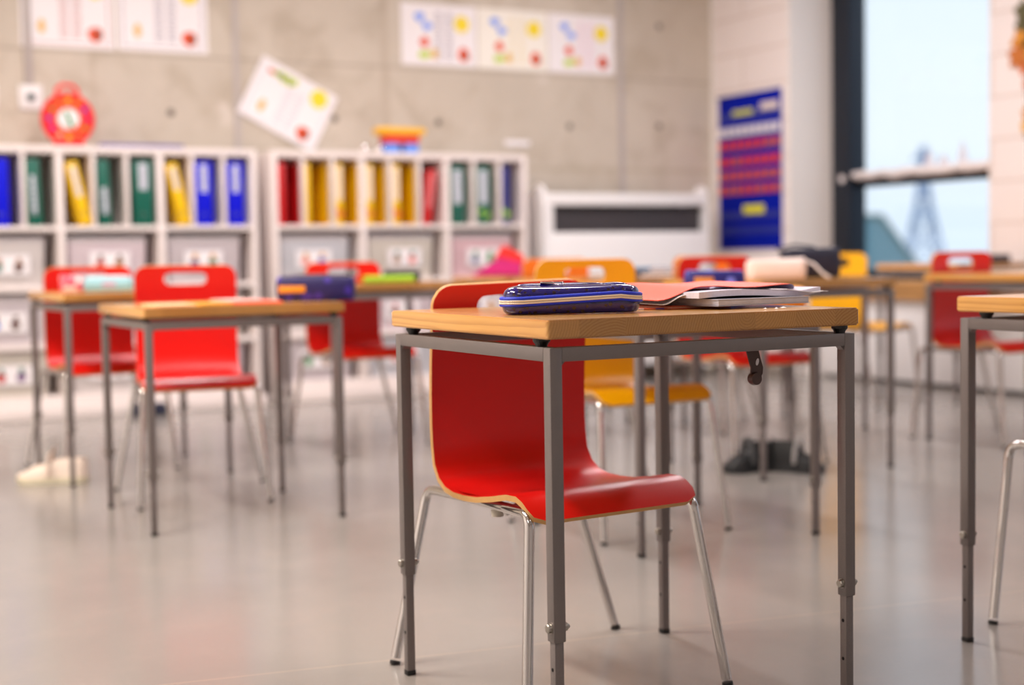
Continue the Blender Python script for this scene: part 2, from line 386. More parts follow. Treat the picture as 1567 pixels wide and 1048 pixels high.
b = MB(); lev = [(0, 5.4), (8.6, 3.6), (15, 2.3), (20, 1.4), (25, .8), (32, .45)]
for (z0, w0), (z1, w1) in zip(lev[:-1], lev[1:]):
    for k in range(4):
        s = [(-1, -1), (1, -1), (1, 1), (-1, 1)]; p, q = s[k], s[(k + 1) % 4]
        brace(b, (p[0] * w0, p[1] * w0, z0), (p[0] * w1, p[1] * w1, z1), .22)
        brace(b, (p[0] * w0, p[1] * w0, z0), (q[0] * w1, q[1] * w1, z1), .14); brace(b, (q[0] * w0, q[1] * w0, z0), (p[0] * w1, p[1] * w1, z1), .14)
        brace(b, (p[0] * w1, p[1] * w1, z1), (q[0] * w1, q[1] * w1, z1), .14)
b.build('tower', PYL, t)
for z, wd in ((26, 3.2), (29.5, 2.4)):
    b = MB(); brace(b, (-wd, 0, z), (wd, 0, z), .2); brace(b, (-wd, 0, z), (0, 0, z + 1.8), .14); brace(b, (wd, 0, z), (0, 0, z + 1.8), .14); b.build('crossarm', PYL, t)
b = MB(); b.box((XW + 3, -400, -10.2), (500, 600, -10)); struct('ground', b, mat('pale_field', (176, 190, 196), 0.9, noise=0.1, nscale=0.05))

# ------------------------------------------------------------------ school desk
DW, DD, TB = 0.609, 0.594, 0.022
def make_desk(label, x, y, rz=0.0, h=0.70, hook=False, name='school_desk'):
    """origin at the near-left leg's outer corner on the floor; frame spans +x, +y"""
    t = thing(name, label, 'desk', (x, y, 0), rz, 'adjustable school desks')
    zf = h - .0435; ov = .007
    b = MB(); b.prism(rrect(DW / 2 + ov, DD / 2 + ov, .010, 4, 0, 0), -.015, .015, bev=.0025)
    b.build('tabletop', WOOD, t, loc=(DW / 2, DD / 2, h - .015))
    b = MB()
    b.box((TB, 0, zf - TB), (DW - TB, TB, zf), .0015); b.box((TB, DD - TB, zf - TB), (DW - TB, DD, zf), .0015)
    b.box((0, TB, zf - TB), (TB, DD - TB, zf), .0015); b.box((DW - TB, TB, zf - TB), (DW, DD - TB, zf), .0015)
    b.build('frame_rail', GREY, t)
    zs = .195 + (h - .70)
    for (cx, cy) in ((0, 0), (1, 0), (0, 1), (1, 1)):
        x0 = cx * (DW - TB); y0 = cy * (DD - TB)
        b = MB(); b.box((x0, y0, zs), (x0 + TB, y0 + TB, zf), .0018)
        # small weld fillets below the rails
        sx_ = 1 if cx == 0 else -1; sy_ = 1 if cy == 0 else -1
        xe = x0 + (TB if cx == 0 else 0); ye = y0 + (TB if cy == 0 else 0); z1 = zf - TB
        for ax in (0, 1):
            if ax == 0: poly = [(xe, z1), (xe + sx_ * .007, z1), (xe, z1 - .007)]; pts = [[(px, y0 + .004, pz) for px, pz in poly], [(px, y0 + TB - .004, pz) for px, pz in poly]]
            else: poly = [(ye, z1), (ye + sy_ * .007, z1), (ye, z1 - .007)]; pts = [[(x0 + .004, py, pz) for py, pz in poly], [(x0 + TB - .004, py, pz) for py, pz in poly]]
            A = [b.bm.verts.new(p) for p in pts[0]]; B_ = [b.bm.verts.new(p) for p in pts[1]]
            b.face(A); b.face(B_)
            for k in range(3): b.face([A[k], A[(k + 1) % 3], B_[(k + 1) % 3], B_[k]])
        lg = b.build('leg', GREY, t)
        i_ = .0028; b = MB(); b.box((x0 + i_, y0 + i_, .008), (x0 + TB - i_, y0 + TB - i_, zs + .03), .0012, mi=0)
        for k in range(5):
            zz = zs - .044 - k * .068
            if zz < .03: break
            for sgn, xx in ((-1, x0 + i_), (1, x0 + TB - i_)):
                b.lathe([(0, -.0004), (.0032, -.0004), (.0032, .0004), (0, .0004)], 12, Matrix.Translation((xx, y0 + TB / 2, zz)) @ Matrix.Rotation(PI / 2, 4, 'Y'), 1, False)
        b.build('inner_leg', [GREY, HOLE], lg)
        b = MB(); b.box((x0 + i_ - .0008, y0 + i_ - .0008, 0), (x0 + TB - i_ + .0008, y0 + TB - i_ + .0008, .010), .0015); b.build('foot_cap', BLACK, lg)
        b = MB(); zb = zs + .022
        Mx = Matrix.Translation((x0 + TB / 2, y0 + TB / 2, zb)) @ Matrix.Rotation(PI / 2, 4, 'Y')
        b.lathe([(0, -.0178), (.0060, -.0178), (.0074, -.0165), (.0074, -.0120), (.0088, -.0120), (.0088, -.0110), (.003, -.011), (.003, .011), (.0088, .011), (.0088, .0122), (.0074, .0122), (.0074, .017), (.0050, .0195), (.0032, .0225), (0, .0228)], 10, Mx, smooth=False)
        b.build('bolt', STEEL, lg)
    for (px, py) in ((.011, .045), (DW - .025, .011), (.011, DD - .060), (DW - .011, DD - .05)):
        b = MB(); b.lathe([(0, 0), (.009, 0), (.011, .005), (.014, .0085), (.014, .0136), (0, .0136)], 16, smooth=False)
        b.build('spacer', BLACK, t, loc=(px, py, zf))
    if hook:
        b = MB(); px, py = .425, .05
        prof = [(0, zf - .004), (.0, zf - .02), (.006, zf - .04), (.011, zf - .055), (.010, zf - .066), (.006, zf - .073)]
        n = len(prof); wv = [.0125, .0125, .0125, .0125, .0125, .0115]
        R_ = []
        for (dx, z), hw in zip(prof, wv): R_.append([(px + dx - hw, py, z), (px + dx + hw, py, z), (px + dx + hw, py + .003, z), (px + dx - hw, py + .003, z)])
        b.grid(R_, closeu=True, smooth=False)
        b.face([b.bm.verts.new(p) for p in R_[0]]); 
        b.lathe([(0, -.012), (.0105, -.012), (.0118, 0), (.0105, .012), (0, .012)], 20, Matrix.Translation((px + .006, py + .001, zf - .0735)) @ Matrix.Rotation(PI / 2, 4, 'X') @ Matrix.Scale(.55, 4, (0, 0, 1)))
        b.box((px - .02, py - .028, zf - .006), (px + .02, py + .006, zf - .002), .001)
        b.box((px - .0125, TB - .001, zf - .012), (px + .0125, py + .004, zf - .002))
        hk = b.build('bag_hook', BRACKET, t); hk['label'] = 'dark brown metal bag hook'
        b = MB(); b.prism([(math.cos(a) * .0030, math.sin(a) * .0062) for a in [2 * PI * k / 16 for k in range(16)]], -.0006, .0006, Matrix.Translation((px + .011, py - .0002, zf - .045)) @ Matrix.Rotation(.25, 4, 'Y') @ Matrix.Rotation(PI / 2, 4, 'X'))
        b.build('slot', mat('bright_slot', (230, 222, 226), 0.5), hk)
    return t
make_desk('nearest school desk in sharp focus, pine top carrying the blue pencil case and papers', 1.095, 1.933, 0, .70, hook=True)
make_desk('school desk on the left with yellow and red booklets on its top', 1.031, 4.193, -.004, .668)
make_desk('school desk furthest to the left, partly behind the desk with booklets', 1.018, 5.298, .03, .695)
make_desk('low school desk just behind the nearest one, mostly hidden, in front of the yellow chair', 2.06, 3.17, 0, .64)
make_desk('school desk carrying the navy bag and the pale drawstring pouch', 3.125, 4.02, 0, .70)
make_desk('school desk cut off by the right edge of the frame, nearest on that side', 2.168, 1.553, 0, .7035)
make_desk('school desk at the right with the red window-side chair behind it', 4.39, 3.95, 0, .70)
make_desk('school desk carrying the lime green and black cases, before the bookcases', 2.10, 5.48, 0, .70)
make_desk('school desk beside the window wall, furthest right, with a dark case on top', 5.56, 5.53, 0, .725)
make_desk('school desk with a small stack of dark books, behind the yellow chair', 3.10, 5.20, 0, .70)
make_desk('school desk hidden behind the navy bag, in front of the second orange chair', 3.85, 4.97, 0, .69)
make_desk('school desk under the magenta and red pouch, nearest to the bookcases', 3.34, 6.33, 0, .70)

# ------------------------------------------------------------------ school chair
def shell_mesh(dz, wf, wb, mats, tilt=0.0):
    P = [(-.2145, .3430), (-.206, .3510), (-.190, .3635), (-.172, .3735), (-.150, .3800), (-.112, .3785), (-.05, .3665), (.01, .3570), (.06, .3535), (.105, .3535), (.14, .3590), (.168, .3735), (.188, .398), (.198, .435), (.2035, .475), (.2035, .53), (.200, .59), (.195, .64), (.192, .665), (.191, .679), (.1905, .690), (.190, .701), (.189, .712), (.188, .722), (.187, .735), (.186, .7415), (.1855, .745), (.185, .747)]
    n = len(P)
    S = [0]
    for i in range(1, n): S.append(S[-1] + math.hypot(P[i][0] - P[i - 1][0], P[i][1] - P[i - 1][1]))
    L = S[-1]
    def halfw(i):
        s = S[i]; w = wf + (wb - wf) * min(1, s / (L * .55))
        rt = .042; d = L - s
        if d < rt: w -= rt - math.sqrt(max(0, rt * rt - (rt - d) ** 2))
        rb = .028
        if s < rb: w -= rb - math.sqrt(max(0, rb * rb - (rb - s) ** 2))
        return w
    inner = [-.1, -.08, -.0667, -.0533, -.04, -.0267, -.0133, 0, .0133, .0267, .04, .0533, .0667, .08, .1]
    cols = []
    T = []
    bm = bmesh.new()
    def normal(i):
        a = P[max(i - 1, 0)]; c = P[min(i + 1, n - 1)]; d = Vector((0, c[0] - a[0], c[1] - a[1])).normalized()
        return Vector((0, -d.z, d.y))   # towards the sitter / up
    def point(i, x, k):
        back = max(0, min(1, (P[i][1] - .37) / .1)) if i > 10 else 0
        seat = max(0, 1 - abs(S[i] - .2) / .16)
        p = Vector((x, P[i][0] - .28 * x * x * back, P[i][1] + dz * 1.0 + tilt * x))
        return p - normal(i) * (.0105 * k)
    idx_x = []
    for i in range(n):
        w = halfw(i); xs = [-w, -w + (w - .1) * .2, -w + (w - .1) * .6] + inner + [w - (w - .1) * .6, w - (w - .1) * .2, w]
        idx_x.append(xs)
    m = len(idx_x[0])
    V = [[[bm.verts.new(point(i, idx_x[i][j], k)) for j in range(m)] for i in range(n)] for k in (0, 1)]
    i0, i1 = 18, 24; j0, j1 = 4, m - 5      # rectangle that contains the grip hole
    zc = (P[i0][1] + P[i1][1]) / 2 + .001; ha, hr = .052, .0225
    def rim(i, j, k):
        x = idx_x[i][j]; z = P[i][1] - zc; cxx = max(-ha, min(ha, x * .85)); d = Vector((x - cxx, 0, z))
        if d.length < 1e-6: d = Vector((0, 0, 1))
        d.normalize(); px = cxx + d.x * hr; pz = zc + d.z * hr
        ii = i0
        while ii < i1 - 1 and P[ii + 1][1] < pz: ii += 1
        u = (pz - P[ii][1]) / (P[ii + 1][1] - P[ii][1])
        yy = P[ii][0] + (P[ii + 1][0] - P[ii][0]) * u
        return Vector((px, yy - .28 * px * px, pz + dz + tilt * px)) - normal(ii) * (.0105 * k)
    loop = [(i0, j) for j in range(j0, j1)] + [(i, j1) for i in range(i0, i1)] + [(i1, j) for j in range(j1, j0, -1)] + [(i, j0) for i in range(i1, i0, -1)]
    H = [[bm.verts.new(rim(i, j, k)) for (i, j) in loop] for k in (0, 1)]
    def f(vs, mi, sm=True):
        q = bm.faces.new(vs); q.material_index = mi; q.smooth = sm
    for k in (0, 1):
        for i in range(n - 1):
            for j in range(m - 1):
                if i0 <= i < i1 and j0 <= j < j1: continue
                f([V[k][i][j], V[k][i][j + 1], V[k][i + 1][j + 1], V[k][i + 1][j]], 0)
        N_ = len(loop)
        for a in range(N_):
            c = (a + 1) % N_; va = V[k][loop[a][0]][loop[a][1]]; vc = V[k][loop[c][0]][loop[c][1]]
            f([va, vc, H[k][c], H[k][a]], 0)
    for a in range(len(loop)):
        c = (a + 1) % len(loop); f([H[0][a], H[0][c], H[1][c], H[1][a]], 1)
    for i in range(n - 1):
        f([V[0][i][0], V[0][i + 1][0], V[1][i + 1][0], V[1][i][0]], 1); f([V[0][i][-1], V[0][i + 1][-1], V[1][i + 1][-1], V[1][i][-1]], 1)
    for j in range(m - 1):
        f([V[0][0][j], V[0][0][j + 1], V[1][0][j + 1], V[1][0][j]], 1); f([V[0][-1][j], V[0][-1][j + 1], V[1][-1][j + 1], V[1][-1][j]], 1)
    unused = [v for kk in V for row in kk for v in row if not v.link_faces]
    for v in unused: bm.verts.remove(v)
    bmesh.ops.recalc_face_normals(bm, faces=list(bm.faces))
    for e in bm.edges:
        if len(e.link_faces) == 2 and e.link_faces[0].material_index != e.link_faces[1].material_index: e.smooth = False
    me = bpy.data.meshes.new('seat_shell'); bm.to_mesh(me); bm.free()
    for q in mats: me.materials.append(q)
    return me
def make_chair(label, dz, wf, wb, lam, name, colour):
    t = thing(name, label, 'chair', group=None)
    o = bpy.data.objects.new('seat_shell', shell_mesh(dz, wf, wb, [lam, PLY], .022 if dz == 0 else 0.0)); C.objects.link(o); o.parent = t
    r = .0098; zt = .3400 + dz; xs = wf - .011
    for sx_ in (-1, 1):
        for (yt, fx, fy, nm) in ((-.192, .215, -.236, 'front'), (.246, .254, .216, 'rear')):
            fx -= .009 if (sx_ < 0 and nm == 'front') else 0
            ft = Vector((sx_ * fx, fy, .012)); top = Vector((sx_ * (xs + (.007 if nm == 'front' else 0)), yt, zt + (.0105 if nm == 'front' else -.003))); mid = Vector((sx_ * (xs - .002), yt * .45, zt + (.0065 if nm == 'front' else .0005)))
            b = MB(); b.tube(fillet([ft, top, mid], .030, 8), r, 14); lg = b.build('leg', CHROME, t)
            b = MB(); d = (ft - top).normalized(); b.tube([ft + d * .005, ft + d * .0118], r * 1.06, 14); b.build('foot_cap', BLACK, lg)
        b = MB(); b.tube([(sx_ * (xs - .002), -.192 * .46, zt + .0065), (sx_ * (xs - .002), .246 * .46, zt + .0005)], r, 14); b.build('side_rail', CHROME, t)
        b = MB(); b.lathe([(0, -.016), (.011, -.014), (.0125, -.006), (.0125, 0), (0, 0)], 12); b.build('bumper', mat('clear_bumper', (190, 180, 165), 0.3), t, loc=(sx_ * (xs - .012), -.035, zt - .004))
    for yy in (-.075, .075):
        b = MB(); zz = zt + (.006 if yy < 0 else .001)
        b.tube([(-xs + .006, yy, zt - .003), (-xs + .05, yy, zz), (xs - .05, yy, zz), (xs - .006, yy, zt - .003)], .009, 10); b.build('crossbar', CHROME, t)
    return t
def put(ch, x, y, rz=0.0, label=None, cat=None):
    ch.location = (x, y, 0); ch.rotation_euler = (0, 0, rz)
    if label: ch['label'] = label
    return ch
ch0 = make_chair('nearest red moulded chair pushed under the desk in sharp focus', 0.0, .175, .175, RED, 'school_chair', 'red'); ch0['group'] = 'moulded school chairs'
put(ch0, 1.365, 2.38, 0)
chr_ = make_chair('red', .040, .188, .177, RED, 'school_chair', 'red'); chr_['group'] = 'moulded school chairs'
put(chr_, 1.36, 4.875, -.17, 'red moulded chair pulled back from the desk with booklets, facing the camera')
for (x, y, rz, lb) in [(1.25, 5.78, 0.03, 'red moulded chair furthest left, behind the pale blue pencil case'),
                       (2.39, 5.91, -.02, 'red moulded chair by the lime green case, between the left and nearest desks'),
                       (3.42, 4.52, -.03, 'red moulded chair behind the blue patterned pouch, orange showing through its grip hole'),
                       (4.64, 4.40, 0.02, 'red moulded chair in front of the window, at the right')]:
    put(copy_tree(chr_), x, y, rz, lb)
chy = make_chair('y', .040, .188, .177, YEL, 'school_chair', 'yellow'); chy['group'] = 'moulded school chairs'
put(chy, 2.28, 3.61, 0, 'yellow moulded chair directly behind the nearest desk and its pencil case')
put(copy_tree(chy), 5.225, 5.88, math.radians(102), 'yellow moulded chair turned sideways below the window, half behind the navy bag')
cho = make_chair('o', .040, .188, .177, ORA, 'school_chair', 'orange'); cho['group'] = 'moulded school chairs'
put(cho, 3.35, 5.66, 0, 'orange moulded chair beside the magenta pouch, half behind the yellow chair')
put(copy_tree(cho), 4.02, 5.42, 0, 'orange moulded chair almost hidden behind the red chair with the blue patterned pouch')
chE = copy_tree(chr_); put(chE, 2.578, 1.988, -.02, 'chair cut off by the right edge of the frame, only one steel leg showing')

# ------------------------------------------------------------------ bookcases, bins, binders
def bookcase(label, x0, x1, mains, thin):
    """front plane at y=7.75, back at 8.1"""
    t = thing('bookcase', label, 'bookcase', ((x0 + x1) / 2, 7.75, 0), 0, 'white bookcases along the concrete wall')
    cx = (x0 + x1) / 2; D = .34; th = .034; H = 1.415
    b = MB()
    b.box((x0 - cx, 0, 0), (x0 - cx + th, D, H), .006); b.box((x1 - cx - th, 0, 0), (x1 - cx, D, H), .006)
    b.box((x0 - cx + th, 0, H - .04), (x1 - cx - th, D, H), .006)
    b.box((x0 - cx + th, D - .012, .1), (x1 - cx - th, D, H - .04))
    b.build('carcass', WHITE, t)
    b = MB(); b.box((x0 - cx + th, .004, 0), (x1 - cx - th, D - .012, .115), .004); b.box((x0 - cx - .02, -.035, 0), (x1 - cx + .02, .0, .06), .004); b.build('plinth', WHITE, t)
    for z in (.985, .672, .372):
        b = MB(); b.box((x0 - cx + th, .003, z - .014), (x1 - cx - th, D - .012, z + .014), .003); b.build('shelf', WHITE, t)
    for m in mains:
        b = MB(); b.box((m - cx - .019, .002, .115), (m - cx + .019, D - .012, H - .04), .003); b.build('upright', WHITE, t)
    for m in thin:
        b = MB(); b.box((m - cx - .011, .004, .999), (m - cx + .011, D - .012, H - .04), .002); b.build('divider', WHITE, t)
    return t
bookcase('white open bookcase on the left with green, yellow and blue binders', .43, 2.548, [.96, 1.487, 2.013], [.61, .785, 1.135, 1.306, 1.66, 1.835, 2.187, 2.362])
bookcase('white open bookcase in the middle with yellow, red and green binders', 2.634, 4.252, [3.176, 3.712], [2.82, 2.998, 3.352, 3.535, 3.893, 4.066])
PICS = [(40, 110, 210), (96, 60, 50), (30, 110, 90), (196, 60, 60), (160, 110, 70), (60, 60, 130), (214, 150, 60), (50, 140, 70), (120, 80, 130), (230, 120, 110)]
def mcol(c, rough=0.6): return mat('pigment_%d_%d_%d' % c, c, rough, noise=0.04)
def blob(b, cx, cz, rx, rz_, mi, y=-.0012, n=14, seed=0):
    q = random.Random(seed); pts = []
    for k in range(n):
        a = 2 * PI * k / n; rr = 1 + q.uniform(-.16, .16); pts.append((cx + math.cos(a) * rx * rr, y, cz + math.sin(a) * rz_ * rr))
    b.face([b.bm.verts.new(p) for p in pts], False, mi)
bid = 0
def storage_bin(x0, x1, z, label, tint):
    global bid; bid += 1; q = random.Random(bid)
    wd = (x1 - x0); bw = wd * .86; h = .262
    t = thing('storage_bin', label, 'storage box', (x0 + bw / 2 + .012, 7.775, z + .014), 0, 'translucent storage bins in the bookcases')
    m = mat('frosted_plastic_%d_%d_%d' % tint, tint, 0.32, noise=0.05, nscale=5)
    b = MB(); R_ = []
    for (zz, s_) in ((0, .93), (.004, .945), (h - .03, .995), (h - .028, 1.0)):
        hw = bw / 2 * s_; R_.append([(px, py + .145, zz) for px, py in rrect(hw, .135 * s_, .02, 4)])
    b.grid(R_, closeu=True); b.face([b.bm.verts.new(p) for p in R_[0]])
    b.build('bin_body', m, t)
    b = MB(); b.prism(rrect(bw / 2 + .006, .141, .022, 4, 0, .145), h - .032, h - .020, bev=.002); b.prism(rrect(bw / 2 - .006, .130, .02, 4, 0, .145), h - .020, h - .008, bev=.002); b.build('bin_lid', BINRIM, t)
    p1, p2 = q.sample(range(len(PICS)), 2); p3 = q.randrange(len(PICS))
    b = MB(); lw = .105; zc = .118 + q.uniform(-.006, .01); cx = q.uniform(-.015, .03)
    Rt = Matrix.Rotation(-.052, 4, 'X')
    b.box((cx - lw, -.0010, zc - .052), (cx + lw, 0, zc + .052), mi=0)
    for s_, pi_ in ((-1, 1), (1, 2)):
        blob(b, cx + s_ * .05, zc - .012, .024, .026, pi_, seed=bid * 3 + pi_); blob(b, cx + s_ * .05 + .002, zc + .022, .015, .016, 3, y=-.0014, seed=bid * 5 + pi_)
    o = b.build('picture_card', [PAPER, mcol(PICS[p1]), mcol(PICS[p2]), mcol(PICS[p3])], t, loc=(0, .0005, 0), recalc=False); o.rotation_euler = (.052, 0, 0)
rows = [(.672, 'upper'), (.372, 'middle'), (.115 - .014, 'bottom')]
cols = [(.45, .94, 'far left column of the left bookcase'), (.98, 1.468, 'second column of the left bookcase'), (1.506, 1.994, 'third column of the left bookcase'), (2.032, 2.514, 'right-hand column of the left bookcase'),
        (2.668, 3.157, 'left column of the middle bookcase'), (3.195, 3.693, 'centre column of the middle bookcase'), (3.731, 4.218, 'right column of the middle bookcase')]
TN = [(216, 208, 206), (208, 198, 202), (214, 206, 196), (220, 204, 210), (206, 206, 212)]
k = 0
for ci, (a, c, cn) in enumerate(cols):
    if ci == 0: continue
    for (z, rn) in rows:
        tint = TN[k % 5] if not (ci == 6 and rn == 'upper') else (226, 190, 196)
        storage_bin(a, c, z, 'frosted plastic bin with picture cards, %s shelf, %s' % (rn, cn), tint); k += 1
BG = mat('green_binder', (0, 96, 78), 0.4, noise=0.04); BB = mat('blue_binder', (0, 8, 214), 0.6, noise=0.04, spec=0.25); BY = mat('yellow_binder', (246, 198, 10), 0.4, noise=0.04)
BR = mat('red_binder', (206, 24, 30), 0.4, noise=0.04); BNV = mat('navy_binder', (40, 48, 130), 0.4, noise=0.04)
LBL = mat('binder_label', (214, 214, 226), 0.6, noise=0.05, nscale=30); LBLY = mat('cream_label', (250, 226, 190), 0.6)
RINGM = mat('finger_ring', (160, 160, 170), 0.3, 0.9)
def binder(label, x, m, lean=0.0, box=None, wd=.058, back=.0, h=.345, lab=(.20, .315), labm=None, ring=True, lw=.42, pic=None):
    """x = left foot of the spine; lean>0 tips the top to the left"""
    t = thing('ring_binder', label, 'binder', (x, 7.762 + back, .9992), 0, 'ring binders in the bookcases')
    t.rotation_euler = (0, -lean, 0)
    b = MB(); b.box((0, .0, 0), (wd, .27, h), .003)
    b.build('cover', m, t)
    if lab:
        b = MB(); b.box((wd * (.5 - lw / 2), -.0012, lab[0]), (wd * (.5 + lw / 2), .0005, lab[1]), mi=0)
        for q in range(6): b.box((wd * .40, -.0016, lab[0] + .012 + q * (lab[1] - lab[0] - .02) / 6), (wd * .62, -.0010, lab[0] + .018 + q * (lab[1] - lab[0] - .02) / 6), mi=1)
        b.build('spine_label', [labm or LBL, mcol((120, 120, 140))], t)
    if ring:
        b = MB(); b.lathe([(.011, -.001), (.011, .001), (.0075, .001), (.0075, -.001), (.011, -.001)], 16, Matrix.Translation((wd / 2, -.001, .06)) @ Matrix.Rotation(PI / 2, 4, 'X')); b.build('finger_ring', RINGM, t)
    if box:  # coloured liner panels imitate binder colour bounced onto the white divider
        b = MB(); x1b = wd + box; b.box((x1b - .003, .015, 0), (x1b, .28, h)); b.box((wd + .001, .277, 0), (x1b - .003, .28, h)); b.box((wd + .001, .02, 0), (x1b - .003, .277, .002)); b.build('bleed_liner', m, t)
    if pic:
        b = MB(); 
        for q, (pz, pr) in enumerate(((.075, .016), (.045, .013), (.06, .012))): blob(b, wd * (.35 + .25 * q), pz, pr, pr, 0, y=-.0015, seed=q)
        b.build('sticker', mcol(pic), t, recalc=False)
binder('blue binder at the left edge of the frame in the left bookcase', 1.150, BB, .0, wd=.085, lab=None)
binder('thin green binder with a tall label, leftmost green one of the left bookcase', 1.324, BG, .03, wd=.075, lab=(.06, .26), lw=.28)
binder('yellow binder leaning left beneath the red toy clock', 1.592, BY, .22, wd=.060, h=.335, lab=(.15, .31))
binder('green binder leaning slightly, first to the right of the leaning yellow one under the clock', 1.690, BG, .03, wd=.062, lab=(.06, .20), lw=.4)
binder('green binder with a pale label high on its spine, beside the second leaning yellow binder', 1.872, BG, .0, wd=.100, lab=(.19, .33), lw=.42)
binder('yellow binder leaning left in the left bookcase, next to the two blue ones', 2.118, BY, .22, wd=.060, h=.335, lab=(.19, .31))
binder('blue binder in the left bookcase, second from its right end', 2.204, BB, .0, wd=.095, lab=(.18, .33), lw=.38)
binder('blue binder at the right end of the left bookcase', 2.384, BB, .0, wd=.090, lab=(.18, .33), lw=.38)
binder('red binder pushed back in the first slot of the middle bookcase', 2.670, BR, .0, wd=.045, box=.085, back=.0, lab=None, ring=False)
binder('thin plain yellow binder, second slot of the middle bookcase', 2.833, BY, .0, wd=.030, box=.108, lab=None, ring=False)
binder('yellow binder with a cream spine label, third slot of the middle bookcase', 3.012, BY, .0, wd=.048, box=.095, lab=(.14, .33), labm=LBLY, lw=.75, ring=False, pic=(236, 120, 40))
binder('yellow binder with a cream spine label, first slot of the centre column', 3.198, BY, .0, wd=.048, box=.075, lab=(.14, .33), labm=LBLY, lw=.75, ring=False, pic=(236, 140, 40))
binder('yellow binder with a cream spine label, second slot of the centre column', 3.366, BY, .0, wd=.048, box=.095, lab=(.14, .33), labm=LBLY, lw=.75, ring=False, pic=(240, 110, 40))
binder('red binder leaning right in the middle bookcase', 3.556, BR, -.14, wd=.050, h=.325, lab=(.10, .30), labm=mcol((240, 140, 140)), ring=False)
binder('green binder with a long white label, left of the pair in the middle bookcase', 3.738, BG, .0, wd=.092, lab=(.12, .32), lw=.5)
binder('green binder with a long white label and lime sticker, right of the pair', 3.910, BG, .0, wd=.092, lab=(.12, .32), lw=.5, pic=(150, 200, 40))
binder('navy binder with a lime sticker in the last slot of the middle bookcase', 4.085, BNV, .0, wd=.045, lab=None, ring=False, pic=(150, 200, 40))

# ------------------------------------------------------------------ things on the bookcases
TZ = 1.4155
t = thing('toy_clock', 'red round learning clock standing on top of the left bookcase', 'toy clock', (1.557, 7.84, TZ), 0)
REDP = mat('red_toy_plastic', (240, 30, 28), 0.3)
Mr = Matrix.Translation((0, 0, .145)) @ Matrix.Rotation(PI / 2, 4, 'X')
b = MB(); b.lathe([(0, -.02), (.13, -.02), (.138, -.012), (.138, .012), (.132, .02), (.128, .02), (.124, .015), (0, .015)], 40, Mr); b.box((-.075, -.025, 0), (.075, .025, .03), .006); b.build('clock_case', REDP, t)
b = MB(); b.tube([(-.055, 0, .265), (-.052, 0, .30), (-.025, 0, .322), (.025, 0, .322), (.052, 0, .30), (.055, 0, .265)], .011, 10); b.build('carry_handle', REDP, t)
b = MB(); b.lathe([(.0, .0155), (.055, .0155), (.055, .018), (0, .018)], 30, Mr, 0)
b.lathe([(.058, .0155), (.061, .0175), (.064, .0155)], 30, Mr, 1); b.build('dial', [PAPER, mcol((240, 150, 40))], t)
DOTS = [(230, 200, 40), (240, 150, 40), (60, 90, 190), (180, 50, 120), (120, 160, 60), (230, 130, 60), (230, 200, 40), (230, 190, 150), (150, 60, 160), (60, 90, 190), (120, 150, 60), (200, 140, 40)]
for k in range(12):
    a = PI / 2 - k * PI / 6; b = MB(); b.lathe([(0, .015), (.0135, .015), (.0135, .019), (0, .019)], 12, Matrix.Translation((.097 * math.cos(a), 0, .097 * math.sin(a))) @ Mr); b.build('hour_button', mcol(DOTS[k]), t)
b = MB(); b.box((-.008, -.0225, -.01), (.008, -.0195, .045), .001, M=Matrix.Translation((0, 0, .145)) @ Matrix.Rotation(-.35, 4, 'Y')); b.box((-.010, -.0245, -.01), (.010, -.0225, .05), .001, M=Matrix.Translation((0, 0, .145)) @ Matrix.Rotation(PI - .35, 4, 'Y')); b.build('clock_hand', mcol((20, 150, 90)), t)
b = MB(); b.box((-.22, -.10, 0), (.22, .10, .018), .004); o = b.build('flat_folder', mat('blue_violet_cover', (104, 98, 160), 0.5), loc=(1.93, 7.865, TZ), rot=(0, 0, -.04)); tag(o, 'flat blue-violet folder lying on the left bookcase beside the clock', 'folder')
t = thing('toy_playset', 'small yellow, red and blue plastic toy standing on the middle bookcase', 'toy', (3.45, 7.84, TZ), 0)
b = MB(); b.box((-.155, -.05, .105), (.155, .05, .150), .018); b.build('roof', mcol((250, 190, 30)), t)
b = MB(); b.box((-.11, -.045, .055), (.11, .045, .106), .008); b.build('cabin', mcol((224, 60, 36)), t)
for s_ in (-1, 1):
    b = MB(); b.box((-.045, -.045, 0), (.045, .045, .056), .010); b.build('base_block', mcol((96, 150, 240)), t, loc=(s_ * .062, 0, 0))
for (x, r) in ((3.205, .024), (3.300, .019)):
    b = MB(); b.lathe([(0, 0)] + [(r * math.sin(a), r - r * math.cos(a)) for a in [PI * k / 14 for k in range(1, 14)]] + [(0, 2 * r)], 24)
    o = b.build('steel_ball', mat('mirror_ball', (252, 250, 250), 0.12, 1.0), loc=(x, 7.785, TZ)); tag(o, 'larger shiny steel ball on the middle bookcase, left of the toy' if r > .02 else 'smaller shiny ball touching the left side of the toy', 'ball', 'shiny balls on the bookcase')

# socket plates
for i, (x, lb) in enumerate(((1.425, 'white square wall socket left of the red toy clock'), (1.19, 'white wall plate at the very left edge of the frame'))):
    t = thing('wall_socket', lb, 'wall socket', (x, YB, 1.70), 0, 'wall sockets')
    b = MB(); b.box((-.062, -.018, -.066), (.062, 0, .066), .006); b.build('cover_plate', WHITE2, t)
    b = MB(); b.lathe([(0, 0), (.022, 0), (.022, .004), (.016, .002), (0, .001)], 20, Matrix.Translation((0, -.018, 0)) @ Matrix.Rotation(PI / 2, 4, 'X')); b.build('socket_insert', mcol((30, 62, 66)), t)
b = MB(); b.box((-.09, -.008, -.018), (.09, 0, .018), .004); tag(b.build('wall_label', PAPER, loc=(4.40, YB, 1.52)), 'small blank white strip fixed to the concrete above the middle bookcase\'s right end', 'label')

